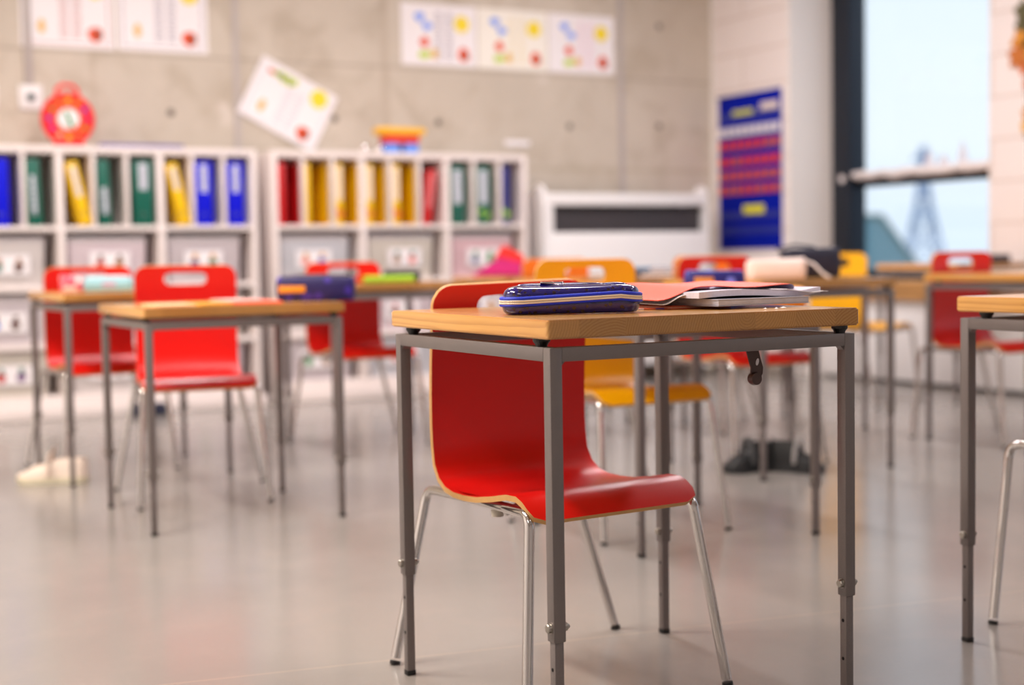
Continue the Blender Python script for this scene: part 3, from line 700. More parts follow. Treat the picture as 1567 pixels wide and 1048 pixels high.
# ------------------------------------------------------------------ wall sheets
def sheet(label, kind, x0, z0, wd, hg, rot=0.0, cx=None, cz=None, tone=None, vc=(150, 140, 160)):
    t = None
    b = MB(); SC = wd / .5
    b.box((-wd / 2, -.002, -hg / 2), (wd / 2, 0, hg / 2), mi=0)
    def B(px, pz, rx, rz_, mi, s=0): blob(b, (px - .5) * wd, (.5 - pz) * hg, rx * SC * 1.15, rz_ * SC * 1.15, mi, y=-.0028 - .0003 * mi, seed=s)
    def sun(px, pz, r):
        cx_, cz_ = (px - .5) * wd, (.5 - pz) * hg; pts = []
        for k in range(24):
            rr = r * SC * 1.18 * (1.25 if k % 2 else .92); a = 2 * PI * k / 24; pts.append((cx_ + rr * math.cos(a), -.003, cz_ + rr * math.sin(a)))
        b.face([b.bm.verts.new(p) for p in pts], False, 1)
    def text(px, p0, p1, w2, mi, cols_=2):
        for c_ in range(cols_):
            q = p0
            while q < p1:
                xx = (px + (c_ - (cols_ - 1) / 2) * .14 - .5) * wd; zz = (.5 - q) * hg
                b.box((xx - w2 * SC, -.0032, zz - .004 * SC), (xx + w2 * SC * .9, -.002, zz + .004 * SC), mi=mi); q += .062
    if kind == 'spring':
        sun(.80, .30, .040)
        B(.24, .22, .028, .024, 2, 1); B(.34, .36, .026, .022, 2, 2)
        B(.30, .62, .027, .027, 3, 3); B(.30, .83, .036, .02, 6, 5); B(.43, .80, .02, .028, 5, 6)
        B(.82, .80, .034, .04, 3, 7); B(.84, .82, .012, .02, 7, 8)
        text(.56, .14, .90, .022, 4)
    else:
        sun(.80, .18, .042)
        for k in range(4): B(.15 + .035 * k, .16, .012, .012, 3 if k < 2 else 6, k)
        for k in range(5): B(.28 + .045 * k, .14 + .04 * (k % 2), .017, .019, 6, k + 9)
        B(.22, .72, .018, .032, 5, 3); B(.80, .80, .036, .038, 3, 4); B(.825, .81, .014, .02, 7, 5)
        text(.53, .28, .86, .024, 4)
        # thin printed border
        for (a0, a1, c0, c1) in ((.06, .94, .935, .945), (.06, .07, .08, .94), (.93, .94, .08, .94)):
            b.box(((a0 - .5) * wd, -.0026, (.5 - c1) * hg), ((a1 - .5) * wd, -.002, (.5 - c0) * hg), mi=4)
    o = b.build('printed_sheet', [tone or PAPER, mcol((250, 222, 40)), mcol((120, 160, 250)), mcol((236, 84, 40)), mcol(vc), mcol((236, 190, 110)), mcol((200, 220, 80)), mcol((110, 60, 40))], recalc=False)
    o.location = (x0 + wd / 2 if cx is None else cx, YB - .0004 if kind else YB, z0 + hg / 2 if cz is None else cz); o.rotation_euler = (0, rot, 0)
    tag(o, label, 'poster', 'printed sheets on the concrete wall'); return o
sheet('white printed sheet at the top left, above the wall socket', 'list', 1.385, 1.975, .50, .40, vc=(200, 130, 130))
sheet('white printed sheet with a red fruit picture, second from the left at the top', 'list', 1.900, 1.980, .51, .40)
sheet('white printed sheet, leftmost of the row of three beside the window side', 'spring', 3.612, 1.982, .512, .375)
sheet('cream-tinted printed sheet in the middle of the row of three', 'spring', 4.134, 1.982, .500, .375, tone=mat('cream_paper', (248, 242, 232), 0.7), vc=(240, 220, 170))
sheet('white printed sheet with pink text, rightmost of the row of three', 'spring', 4.643, 1.982, .492, .375, vc=(240, 190, 215))
o = sheet('crooked white printed sheet hanging tilted above the gap between the bookcases', 'list', 0, 0, .51, .37, rot=math.radians(27), cx=2.878, cz=1.712, vc=(220, 208, 220)); o.location.y = YB - .010

# ------------------------------------------------------------------ pocket chart on the block wall
t = thing('pocket_chart', 'dark blue pocket calendar chart with red and white cards on the white block wall', 'chart', (XP, 7.73, .825), 0)
CB = mat('chart_blue', (0, 24, 160), 0.9, noise=0.12, nscale=6, spec=0.15); CBP = mat('chart_pocket', (30, 44, 146), 0.5, noise=0.1)
b = MB(); b.box((-.006, -.335, 0), (0, .335, 1.02), .001); b.build('chart_cloth', CB, t)
for z in (.10, .20, .36, .455, .55, .645, .74, .86): 
    b = MB(); b.box((-.009, -.33, z), (-.0065, .33, z + .05)); b.build('pocket', CBP, t)
rows_ = [(.392, [(214, 64, 52)] * 8), (.487, [(214, 76, 60)] * 8), (.582, [(224, 50, 44)] * 8), (.690, [(218, 46, 46)] * 8), (.782, [(226, 220, 228)] * 9)]
q = random.Random(3)
for (z, cs) in rows_:
    n = len(cs)
    for k, c in enumerate(cs):
        if c[0] < 226 and q.random() < .45: c = (204, 84, 66)
        yy = -.295 + k * .59 / (n - 1)
        b = MB(); b.box((-.013, yy - .030, z - .026), (-.0095, yy + .030, z + .032)); b.build('date_card', mcol(c), t)
for (y0, y1, z, hh, c) in ((-.05, .17, .905, .035, (206, 206, 90)), (-.16, .06, .262, .055, (232, 224, 40)), (-.31, -.13, .925, .05, (228, 212, 206))):
    b = MB(); b.box((-.013, y0, z - hh / 2), (-.0095, y1, z + hh / 2)); b.build('title_card', mcol(c), t)
b = MB(); b.tube([(-.012, -.34, 1.02), (-.012, .34, 1.02)], .006, 8); b.build('hanging_rod', CB, t)

# ------------------------------------------------------------------ white display trolley
t = thing('display_trolley', 'white book trolley with a long dark opening, standing by the corner under the chart', 'trolley', (4.96, 7.72, 0), 0)
x0, x1 = -.62, .62; D = .30
for xx in (x0, x1 - .035):
    b = MB()
    R_ = [[(xx, y_, z_), (xx + .035, y_, z_)] for (y_, z_) in ((0, .06), (0, 1.10), (.02, 1.20), (.045, 1.235), (.085, 1.24), (.105, 1.215), (.105, 1.20), (D, 1.17), (D, .06))]
    va = [b.bm.verts.new(r_[0]) for r_ in R_]; vb = [b.bm.verts.new(r_[1]) for r_ in R_]
    b.face(va); b.face(vb)
    for k in range(len(va)): b.face([va[k], va[(k + 1) % len(va)], vb[(k + 1) % len(va)], vb[k]])
    b.build('side_panel', WHITE2, t)
b = MB(); b.box((x0 + .035, .0, .10), (x1 - .035, .02, .945), .004); b.box((x0 + .035, .0, 1.11), (x1 - .035, .02, 1.185), .006); b.box((x0 + .035, 0, .945), (x0 + .075, .02, 1.11)); b.build('front_panel', WHITE2, t)
b = MB(); b.box((x0 + .035, .02, 1.165), (x1 - .035, D, 1.185), .004); b.build('top_board', WHITE2, t)
b = MB(); b.box((x0 + .035, D - .02, .10), (x1 - .035, D, 1.165)); b.box((x0 + .035, .02, .10), (x1 - .035, D - .02, .12)); b.build('back_board', mat('dark_interior', (62, 54, 56), 0.6), t)
b = MB(); b.box((x0 + .075, .05, .82), (x1 - .04, .07, 1.10), .003); b.build('inner_tray', mat('charcoal_tray', (58, 52, 56), 0.5, noise=0.15, nscale=5), t)
for xx in (x0 + .05, x1 - .05):
    for yy in (.04, D - .04):
        b = MB(); b.lathe([(0, -.012), (.028, -.012), (.03, 0), (.028, .012), (0, .012)], 16, Matrix.Translation((xx, yy, .03)) @ Matrix.Rotation(PI / 2, 4, 'Y')); b.box((xx - .016, yy - .012, .03), (xx + .016, yy + .012, .075)); b.build('castor', BLACK, t)

# ------------------------------------------------------------------ window decoration, bench, leaves
COT = mat('cotton_wool', (236, 226, 224), 0.95, noise=0.05, bump=0.8, bscale=60, sheen=0.3)
b = MB(); q = random.Random(5); y = 6.06
while y < 7.14:
    r = q.uniform(.030, .046); ctr = Vector((XW + .005, y, 1.272 + q.uniform(-.006, .010)))
    tm = bmesh.new(); bmesh.ops.create_icosphere(tm, subdivisions=2, radius=1.0)
    for v in tm.verts: v.co = Vector((v.co.x * r * 1.0, v.co.y * r * 1.5, v.co.z * r * .72)) * (1 + q.uniform(-.12, .12)) + ctr
    b.merge(tm, None, 0, True); y += r * 1.1
tm = bmesh.new(); bmesh.ops.create_icosphere(tm, subdivisions=2, radius=1.0)
for v in tm.verts: v.co = Vector((v.co.x * .04, v.co.y * .07, v.co.z * .055)) * (1 + q.uniform(-.1, .1)) + Vector((XW - .005, 7.22, 1.262))
b.merge(tm, None, 0, True)
o = b.build('cotton_garland', COT); tag(o, 'fluffy white cotton wool laid like snow along the window crossbar', 'garland')
CUT = mat('cut_paper', (222, 222, 232), 0.8)
for i, (yy, hh, kind) in enumerate(((6.52, .13, 'tree'), (6.25, .17, 'tree'), (6.40, .10, 'house'))):
    b = MB(); 
    if kind == 'tree': poly = [(-.012, 0), (.012, 0), (.012, .02), (.05, .02), (.03, .07), (.04, .07), (0, hh), (-.04, .07), (-.03, .07), (-.05, .02), (-.012, .02)]
    else: poly = [(-.05, 0), (.05, 0), (.05, .055), (.0, hh), (-.05, .055)]
    b.prism(poly, -.002, .002, Matrix.Rotation(PI / 2, 4, 'Z') @ Matrix.Rotation(PI / 2, 4, 'X'))
    o = b.build('paper_cutout', CUT, loc=(XW + .03, yy, 1.266)); tag(o, ['pale paper tree nearer the middle of the window crossbar', 'tallest pale paper tree, at the right of the window crossbar', 'pale paper house between the two paper trees on the crossbar'][i], 'decoration', 'paper cut-outs on the window crossbar')
t = thing('radiator_bench', 'low wooden-topped white bench along the wall under the window', 'bench', (XW - .016, 6.45, 0), 0)
b = MB(); b.box((-.19, -.95, .50), (0, .85, .555), .004); b.build('bench_top', SILLW, t)
b = MB(); b.box((-.15, -.93, .02), (-.002, .83, .50), .004); b.build('bench_body', WHITE2, t)
LEAFC = [(214, 140, 40), (196, 110, 40), (226, 170, 60), (90, 84, 50), (222, 120, 70)]
def leaf(b, cen, r, rot, mi):
    pts = []
    for k in range(20):
        a = 2 * PI * k / 20; rr = r * (1 if k % 4 == 0 else .62 if k % 2 == 0 else .8); pts.append(cen + Vector((-.002, math.cos(a + rot) * rr, math.sin(a + rot) * rr)))
    c1 = [b.bm.verts.new(p) for p in pts]; c2 = [b.bm.verts.new(p + Vector((.0015, 0, 0))) for p in pts]; b.face(c1, mi=mi); b.face(c2, mi=mi)
    for k in range(20): b.face([c1[k], c1[(k + 1) % 20], c2[(k + 1) % 20], c2[k]], mi=mi)
t = thing('leaf_garland', 'hanging garland of orange and brown autumn leaves at the right edge of the frame', 'garland', (XW - .01, 5.78, 1.60), 0)
q = random.Random(9)
for k, (dy, dz_, r) in enumerate([(-.02, .42, .07), (.0, .34, .075), (.02, .26, .075), (-.03, .20, .06), (-.06, .30, .07), (-.02, .50, .07), (-.045, .10, .035), (-.05, -.06, .045), (-.045, -.13, .045)]):
    b = MB(); leaf(b, Vector((-.003 * (k % 3), dy, dz_)), r, q.uniform(0, 3), 0); b.build('paper_leaf', mcol(LEAFC[[3, 0, 1, 4, 2, 3, 4, 0, 2][k]]), t)
b = MB(); b.tube([(-.004, -.04, -.2), (-.004, -.035, .6), (-.004, -.04, 1.5)], .002, 6); b.build('string', mcol((120, 96, 60)), t)

# ------------------------------------------------------------------ pencil cases, pouches, papers
def pattern_mat(name, base, dots, scale=60, thr=.32, rough=.12, coat=.6):
    g = NG(name); v, _ = g.xyz()
    vo = g.new('ShaderNodeTexVoronoi'); vo.inputs['Scale'].default_value = scale; g.link(v, vo.inputs['Vector'])
    n = g.noise(v, scale * 2.0, 2)
    d = g.math('ADD', vo.outputs['Distance'], g.math('MULTIPLY', g.math('SUBTRACT', n, .5), .25))
    c = g.mix(g.math('SUBTRACT', 1.0, g.smooth(d, thr - .05, thr + .05)), s2l(base), s2l(dots)); g.link(c, g.b.inputs['Base Color'])
    g.b.inputs['Roughness'].default_value = rough; g.b.inputs['Coat Weight'].default_value = coat; g.b.inputs['Coat Roughness'].default_value = .05
    return g.m
CASEM = pattern_mat('navy_patterned_vinyl', (24, 14, 104), (40, 20, 40), 95, .30, .08)
PIPE = mat('royal_blue_piping', (0, 40, 205), 0.5, noise=0.05, bump=0.2, bscale=900)
def zip_mat():
    g = NG('cream_zip'); v, (x, y, z) = g.xyz()
    a = g.math('SINE', g.math('MULTIPLY', g.math('ADD', x, g.math('MULTIPLY', y, .9)), 3200.0)); k = g.math('GREATER_THAN', a, .2)
    c = g.mix(g.math('MULTIPLY', k, .35), s2l((236, 224, 206)), s2l((120, 104, 92))); g.link(c, g.b.inputs['Base Color']); g.b.inputs['Roughness'].default_value = .6
    return g.m
ZIPM = zip_mat()
t = thing('pencil_case', 'shiny dark blue patterned pencil case with a cream zip lying on the nearest desk', 'pencil case', (1.248, 2.128, .7005), math.radians(-27.5))
hL, hD = .118, .048
def wav(x): return -.0030 + .0085 * math.exp(-((x - .048) / .055) ** 2) + .012 * (x + .118)   # the case bows upward
def ringpts(sx_, z, bend, lift=0.0, r=.034):
    return [(px, py, z + bend * wav(px) + lift) for px, py in rrect(hL * sx_ if sx_ < 2 else hL, hD * sx_, r * sx_, 8)]
def insetring(off, z, bend): 
    return [(px, py, z + bend * wav(px)) for px, py in rrect(hL + off, hD + off, .036 + off, 10)]
b = MB(); R_ = [insetring(-.014, .0006, .2), insetring(-.007, .0018, .25), insetring(-.0025, .007, .5), insetring(-.001, .014, .8), insetring(-.0015, .019, 1)]
b.grid(R_, closeu=True); b.face([b.bm.verts.new(p) for p in R_[0]]); b.build('lower_shell', CASEM, t)
b = MB(); R_ = [insetring(-.003, .0285, 1), insetring(-.0025, .036, .9), insetring(-.006, .0420, .6), insetring(-.012, .0455, .3), insetring(-.020, .0475, .15), insetring(-.032, .0490, .1)]
b.grid(R_, closeu=True); b.face([b.bm.verts.new(p) for p in R_[-1]])
q = random.Random(2)
b.build('upper_shell', CASEM, t)
def closed_tube(b, ring, r, sq=1.0, seg=8):
    n = len(ring); P_ = [Vector(p) for p in ring]; rows__ = []
    for i in range(n):
        T_ = (P_[(i + 1) % n] - P_[i - 1]).normalized(); N_ = Vector((0, 0, 1)); B_ = T_.cross(N_).normalized()
        rows__.append([P_[i] + B_ * (math.cos(a) * r) + N_ * (math.sin(a) * r * sq) for a in [2 * PI * k / seg for k in range(seg)]])
    rows__.append(rows__[0]); V_ = [[b.bm.verts.new(p) for p in rw] for rw in rows__[:-1]]
    for i in range(n):
        for k in range(seg): b.face([V_[i][k], V_[i][(k + 1) % seg], V_[(i + 1) % n][(k + 1) % seg], V_[(i + 1) % n][k]], True)
b = MB(); closed_tube(b, insetring(.0005, .0187, 1), .0032, .85); b.build('lower_piping', PIPE, t)
b = MB(); closed_tube(b, insetring(.0000, .0296, 1), .0036, .95); b.build('upper_piping', PIPE, t)
b = MB(); closed_tube(b, insetring(.0022, .0258, 1), .0021, .9, 8); zp = b.build('zip', ZIPM, t)
b = MB(); closed_tube(b, insetring(.0022, .0221, 1), .0021, .9, 8); b.build('zip_tape', ZIPM, zp)
b = MB()
for (cx_, cy_, rx_, ry_) in ((-.055, -.004, .036, .016), (.015, .006, .05, .014), (.072, -.012, .022, .012)):
    tm = bmesh.new(); bmesh.ops.create_uvsphere(tm, u_segments=20, v_segments=10, radius=1.0)
    for v in tm.verts: v.co = Vector((cx_ + v.co.x * rx_, cy_ + v.co.y * ry_, .0490 + v.co.z * .0032))
    b.merge(tm, None, 0, True)
b.build('embossed_relief', CASEM, t)
b = MB(); zt_ = .0530
b.box((-.052, -.020, zt_ - .0015), (-.030, -.012, zt_ + .0015), .001); closed_tube(b, [(-.022 + .009 * math.cos(a), -.016 + .006 * math.sin(a), zt_) for a in [2 * PI * k / 16 for k in range(16)]], .0012); b.build('zip_pull', CHROME, t)

def soft_case(name, label, cat, loc, rz, L, D, H, mats, r=.3, zipm=None, tag_=None, sag=.004, seed=1, bandm=None, band=None):
    t = thing(name, label, cat, loc, rz); q = random.Random(seed)
    ph = [q.uniform(0, 6) for _ in range(4)]
    b = MB(); R_ = []; N_ = 11
    for k in range(N_):
        u = k / (N_ - 1); ang = (u - .5) * PI; rad = max(.02, math.cos(ang)) ** .45; z = H * (.5 + .5 * math.sin(ang) * (1.0))
        row = []
        for px, py in rrect(L / 2 * (.86 + .14 * rad), D / 2 * (.55 + .45 * rad), min(L, D) / 2 * r * rad + .002, 6):
            dz_ = sag * (math.sin(px * 38 + ph[0]) + .6 * math.sin(px * 71 + py * 30 + ph[1])) * u
            row.append((px, py + sag * .6 * math.sin(px * 50 + ph[2]) * rad, max(0.0, z + dz_ * (1 if u > .1 else 0))))
        R_.append(row)
    b.grid(R_, closeu=True); b.face([b.bm.verts.new(p) for p in R_[0]]); b.face([b.bm.verts.new(p) for p in R_[-1]])
    b.build('pouch_body', mats, t)
    if zipm:
        b = MB(); b.tube([(-L * .42, 0, H * 1.005), (-L * .2, 0, H * 1.02), (L * .2, 0, H * 1.02), (L * .42, 0, H * 1.0)], .004, 8, flat=1.6); b.build('zip', zipm, t)
    if band:
        b = MB(); x0_, x1_, z0_, z1_ = band; y_ = -D / 2 - .0015
        b.box((x0_ * L, y_, z0_ * H), (x1_ * L, y_ + .004, z1_ * H), .0015, M=None); b.build('printed_band', bandm, t)
    return t
PURP = pattern_mat('purple_galaxy_fabric', (28, 16, 86), (62, 36, 150), 26, .36, .5, .0)
soft_case('pencil_case', 'purple and dark blue pencil case with an orange stripe on the left desk\'s far corner', 'pencil case', (1.632, 4.395, .6685), math.radians(-27), .250, .085, .080, PURP, .35, CHROME, seed=3, bandm=mcol((240, 150, 24)), band=(-.46, -.12, .35, .62))
soft_case('pencil_case', 'pale blue and white pencil case on the furthest left desk', 'pencil case', (1.27, 5.72, .6955), math.radians(-24), .185, .07, .052, mcol((150, 200, 214)), .3, PAPER, seed=4, bandm=mcol((200, 150, 180)), band=(-.1, .18, .3, .6))
soft_case('small_pouch', 'small pink and white crinkled pouch left of the pale blue pencil case', 'pouch', (1.145, 5.80, .6955), math.radians(-10), .09, .06, .055, pattern_mat('pink_spotted', (236, 96, 120), (250, 226, 224), 40, .5, .35, .2), .5, seed=5, sag=.006)
soft_case('pencil_case', 'lime green flat pencil case on the desk before the bookcases', 'pencil case', (2.43, 5.66, .7005), math.radians(-24), .22, .09, .026, mcol((150, 196, 30)), .4, seed=6)
soft_case('pencil_case', 'black soft pencil case lying behind the lime green one', 'pencil case', (2.55, 5.80, .7005), math.radians(-30), .16, .08, .050, mcol((34, 34, 48)), .5, seed=7, sag=.006)
soft_case('pencil_case', 'blue patterned pouch in front of the red chair with an orange grip hole', 'pencil case', (2.545, 3.50, .6405), math.radians(-25), .175, .085, .112, pattern_mat('blue_flower_print', (30, 28, 120), (120, 130, 240), 26, .36, .5, .0), .4, seed=8, bandm=mcol((226, 150, 70)), band=(-.38, -.05, .55, .8))
b = MB(); b.box((-.09, -.05, 0), (.09, .05, .062), .018, 4); o = b.build('pencil_box', mcol((244, 160, 40), .4), loc=(2.572, 3.26, .6405), rot=(0, 0, -.1)); tag(o, 'orange pencil box just showing behind the right end of the nearest papers', 'pencil box')
t = soft_case('drawstring_pouch', 'pale pink-white drawstring pouch on the desk in front of the navy bag', 'pouch', (3.345, 4.22, .7005), math.radians(-28), .215, .10, .074, mat('cream_cotton', (244, 222, 214), 0.85, noise=0.06, bump=0.5, bscale=50), .6, seed=9, sag=.008)
b = MB(); b.tube([(.09, -.02, .07), (.13, -.04, .055), (.16, -.055, .02), (.185, -.06, .004)], .0045, 8); b.build('drawstring', COT, t)
t = soft_case('navy_bag', 'dark navy nylon bag on the desk in front of the yellow chair by the window', 'bag', (3.62, 4.36, .7005), math.radians(-24), .225, .12, .108, FABNAVY, .55, seed=10, sag=.006)
b = MB(); b.tube([(-.10, 0, .09), (-.13, 0, .112), (-.06, 0, .125), (.02, 0, .115)], .005, 8); b.build('carry_loop', mcol((40, 40, 56)), t)
soft_case('dark_case', 'dark grey glasses case on the desk by the window wall', 'case', (5.98, 5.68, .7255), math.radians(-30), .17, .07, .045, mcol((60, 56, 68)), .5, seed=11, sag=.003)
# magenta / red pouch: upright folded triangle
t = thing('magenta_pouch', 'magenta and red pointed fabric pouch standing before the middle bookcase', 'pouch', (3.49, 6.68, .7005), math.radians(-26))
b = MB(); b.prism([(-.145, 0), (.125, 0), (.125, .10), (.03, .115), (-.02, .085)], -.05, .05, Matrix.Rotation(PI / 2, 4, 'X'), bev=.012); b.build('pouch_body', mat('magenta_fabric', (204, 34, 128), 0.7, noise=0.2, nscale=30), t)
b = MB(); b.prism([(-.03, .090), (.03, .100), (.127, .055), (.127, .105), (.025, .162)], -.052, .052, Matrix.Rotation(PI / 2, 4, 'X'), bev=.008); b.build('flap', mat('red_fabric', (236, 48, 44), 0.7, noise=0.1, nscale=30), t)
# dark books behind the yellow chair
for k, (c, wd, hh, lb) in enumerate([((34, 40, 66), .145, .016, 'lowest dark navy book in the small stack behind the yellow chair'), ((70, 60, 62), .13, .012, 'dark brown middle book of the small stack behind the yellow chair'), ((70, 120, 160), .12, .014, 'pale blue top book of the small stack behind the yellow chair')]):
    z = .7004 + [0, .0162, .0284][k]
    b = MB(); b.box((-wd / 2, -.09, 0), (wd / 2, .09, hh), .002, mi=0); b.box((-wd / 2 + .003, -.0905, .003), (wd / 2 + .0005, .088, hh - .003), mi=1); o = b.build('book', [mcol(c), PAPER], loc=(3.540 + .008 * k, 5.35, z), rot=(0, 0, -.3 + .12 * k)); tag(o, lb, 'book', 'stack of dark books')

# booklets on the left desk
def booklet(label, x, y, z, wd, dp, th, rz, c, group, edge=None):
    b = MB(); b.box((-wd / 2, -dp / 2, 0), (wd / 2, dp / 2, th), .001, mi=0); b.box((-wd / 2 + .004, -dp / 2 - .0006, .001), (wd / 2 - .002, -dp / 2 + .002, th - .001), mi=1)
    o = b.build('booklet', [c, edge or PAPER], loc=(x, y, z), rot=(0, 0, rz)); return tag(o, label, 'booklet', group)
GB = 'booklets on the left desk'
booklet('cream booklet nearest the front on the left desk', 1.135, 4.33, .6685, .125, .20, .006, -.05, mcol((240, 196, 150)), GB, mcol((240, 200, 160)))
booklet('ochre yellow booklet beside the cream one on the left desk', 1.255, 4.34, .6685, .10, .20, .006, .06, mcol((224, 160, 40)), GB, mcol((220, 160, 50)))
booklet('orange-red flat booklet at the right of the left desk, beside the purple pencil case', 1.400, 4.37, .6685, .16, .23, .007, -.10, mcol((246, 110, 80)), GB, mcol((244, 96, 76)))
booklet('pink-white paper lying on top of the orange-red booklet', 1.385, 4.44, .6758, .12, .14, .004, .2, mcol((250, 214, 206)), GB, mcol((250, 200, 190)))

# papers on the nearest desk
Z0 = .7004
PG = mat('page_edges', (222, 214, 226), 0.7, noise=0.12, nscale=260); PG2 = mat('page_edges_blue', (190, 192, 206), 0.6, noise=0.25, nscale=60)
def book_block(label, x0, x1, y0, y1, z0, z1, rz, cover, pages, name='workbook'):
    t = thing(name, label, 'workbook', ((x0 + x1) / 2, (y0 + y1) / 2, z0), rz, 'workbooks and papers on the nearest desk')
    hw, hd, th = (x1 - x0) / 2, (y1 - y0) / 2, z1 - z0
    b = MB(); b.box((-hw + .002, -hd + .001, .0012), (hw - .002, hd - .002, th - .0012), .001, mi=0); b.build('page_block', pages, t)
    b = MB(); b.box((-hw, -hd, 0), (hw, hd, .0011)); b.box((-hw, -hd, th - .0011), (hw, hd, th)); b.build('cover', cover, t)
    return t
book_block('thin orange-edged booklet at the bottom of the pile of papers, next to the black pencil', 1.440, 1.58, 2.13, 2.40, Z0, Z0 + .0055, .08, mcol((226, 96, 60)), mcol((236, 170, 140)))
book_block('thick grey-blue workbook at the right of the pile on the nearest desk', 1.488, 1.700, 2.050, 2.34, Z0 + .0056, Z0 + .0176, .05, mcol((196, 196, 210), .3), PG2).location.z = Z0 + .0056
def curved_sheets(label, x0, x1, y0, y1, zf, th, rz, cx, cy, mats, name, n=26, yb=0.0, group='workbooks and papers on the nearest desk', cat='notebook', leaf=1):
    """bundle of sheets whose height follows zf(u) from left u=0 to right u=1"""
    t = thing(name, label, cat, (cx, cy, Z0), rz, group)
    for lf in range(leaf):
        b = MB(); top = []; bot = []
        for i in range(n + 1):
            u = i / n; x = x0 + (x1 - x0) * u
            zz, dx = zf(u)
            tops = []; bots = []
            for k in range(7):
                v_ = k / 6; y = y0 + (y1 - y0) * v_; tops.append((x + dx, y, zz + yb * v_ + th)); bots.append((x + dx, y, zz + yb * v_))
            top.append(tops); bot.append(bots)
        VT = b.grid(top, mi=0); VB_ = b.grid(bot, mi=1)
        m_ = 6
        for i in range(n):
            b.face([VT[i][0], VT[i + 1][0], VB_[i + 1][0], VB_[i][0]], mi=2); b.face([VT[i][m_], VT[i + 1][m_], VB_[i + 1][m_], VB_[i][m_]], mi=2)
        for k in range(6):
            b.face([VT[0][k], VT[0][k + 1], VB_[0][k + 1], VB_[0][k]], mi=2); b.face([VT[n][k], VT[n][k + 1], VB_[n][k + 1], VB_[n][k]], mi=2)
        b.build('sheets', mats, t)
    return t
LIL = mat('lilac_page', (214, 204, 222), 0.7, noise=0.06, nscale=40)
SAL = mat('salmon_red_card', (246, 92, 66), 0.45, noise=0.03); DKP = mat('dark_lining', (74, 66, 96), 0.5)
def sm(a, b_, u): 
    x = max(0, min(1, (u - a) / (b_ - a))); return x * x * (3 - 2 * x)
curved_sheets('white exercise book with lilac pages, second from the top of the pile', -.145, .135, -.130, .13, lambda u: (.0195 + .003 * math.sin(u * 5) + .006 * sm(.8, 1, u), 0), .0105, .04, 1.612, 2.205, [LIL, LIL, PG], 'exercise_book')
curved_sheets('loose white page curling up at the right end of the pile', .02, .118, -.128, .06, lambda u: (.0305 - .012 * u + .006 * sm(.55, 1, u), 0), .0012, .04, 1.640, 2.195, [PAPER, PAPER, PAPER], 'loose_page', cat='paper')
def fz(u): return (.0155 + .0225 * sm(.0, .32, u) - .0035 * sm(.40, .66, u) + .0035 * sm(.70, 1.0, u), 0)
ft = curved_sheets('salmon red card folder on top of the pile, right end curling up', -.175, .120, -.118, .125, lambda u: (fz(u)[0] + .0005, 0), .0012, .02, 1.590, 2.235, [SAL, DKP, SAL], 'card_folder', yb=.004, cat='folder')
# rolled fore edge of the folder and its lining
b = MB(); Rr = []
for i in range(13):
    a = -PI / 2 + PI * 1.0 * (1 - i / 12); rr = .0065
    cxr, czr = .120, fz(1)[0] + .001 - rr
    Rr.append([(cxr + rr * 1.6 * math.cos(a), y_, czr + rr * math.sin(a) + .004 * (y_ + .118) / .243) for y_ in (-.118, -.06, 0, .06, .125)])
for i in range(10):
    u = i / 9; Rr.append([(.120 - .115 * u, y_, fz(1)[0] + .001 - .013 - .003 * u) for y_ in (-.118, -.06, 0, .06, .125)])
b.grid(Rr); b.build('rolled_edge', [mat('lavender_paper', (200, 190, 222), 0.6)], ft, recalc=False)
curved_sheets('white folded sheet poking out at the left front of the pile', -.05, .05, -.06, .05, lambda u: (.0085 + .016 * sm(0, .45, u) - .010 * sm(.5, 1, u), 0), .0012, -.15, 1.485, 2.165, [PAPER, LIL, PAPER], 'loose_page', cat='paper')
t = thing('pencil', 'black pencil end sticking out from under the pile on the nearest desk', 'pencil', (1.452, 2.235, Z0 + .0045), math.radians(-24))
b = MB(); b.tube([(-.085, 0, 0), (.020, 0, 0)], .0045, 6); b.build('barrel', BLACK, t)
b = MB(); b.tube([(.020, 0, 0), (.036, 0, 0), (.044, 0, 0)], .0045, 6, rr=[.0045, .0022, .0006]); b.build('sharpened_tip', mcol((220, 170, 120)), t)
b = MB(); b.box((-.11, -.012, 0), (.11, .012, .0025), .0008, mi=0); 
for k in range(6): b.box((-.105 + k * .036, -.0122, .0004), (-.09 + k * .036, -.0118, .0022), mi=1 + k % 2)
o = b.build('ruler', [mcol((236, 112, 76)), mcol((240, 236, 240)), mcol((110, 100, 200))], loc=(1.375, 2.195, Z0), rot=(0, 0, math.radians(-30))); tag(o, 'thin orange ruler lying beneath and behind the shiny blue pencil case', 'ruler')
b = MB(); q = random.Random(4)
for (xx, yy, rr_) in ((1.590, 1.985, .006), (1.572, 1.982, .004), (1.555, 1.99, .004)):
    tm = bmesh.new(); bmesh.ops.create_icosphere(tm, subdivisions=1, radius=rr_)
    for v in tm.verts: v.co = v.co * (1 + q.uniform(-.3, .3)); v.co.z = abs(v.co.z) * .8; v.co += Vector((xx, yy, 0))
    b.merge(tm, None, 0, False)
o = b.build('eraser_crumbs', PAPER, loc=(0, 0, .7)); tag(o, 'little white eraser crumbs near the front edge of the nearest desk', 'crumbs', kind='stuff')

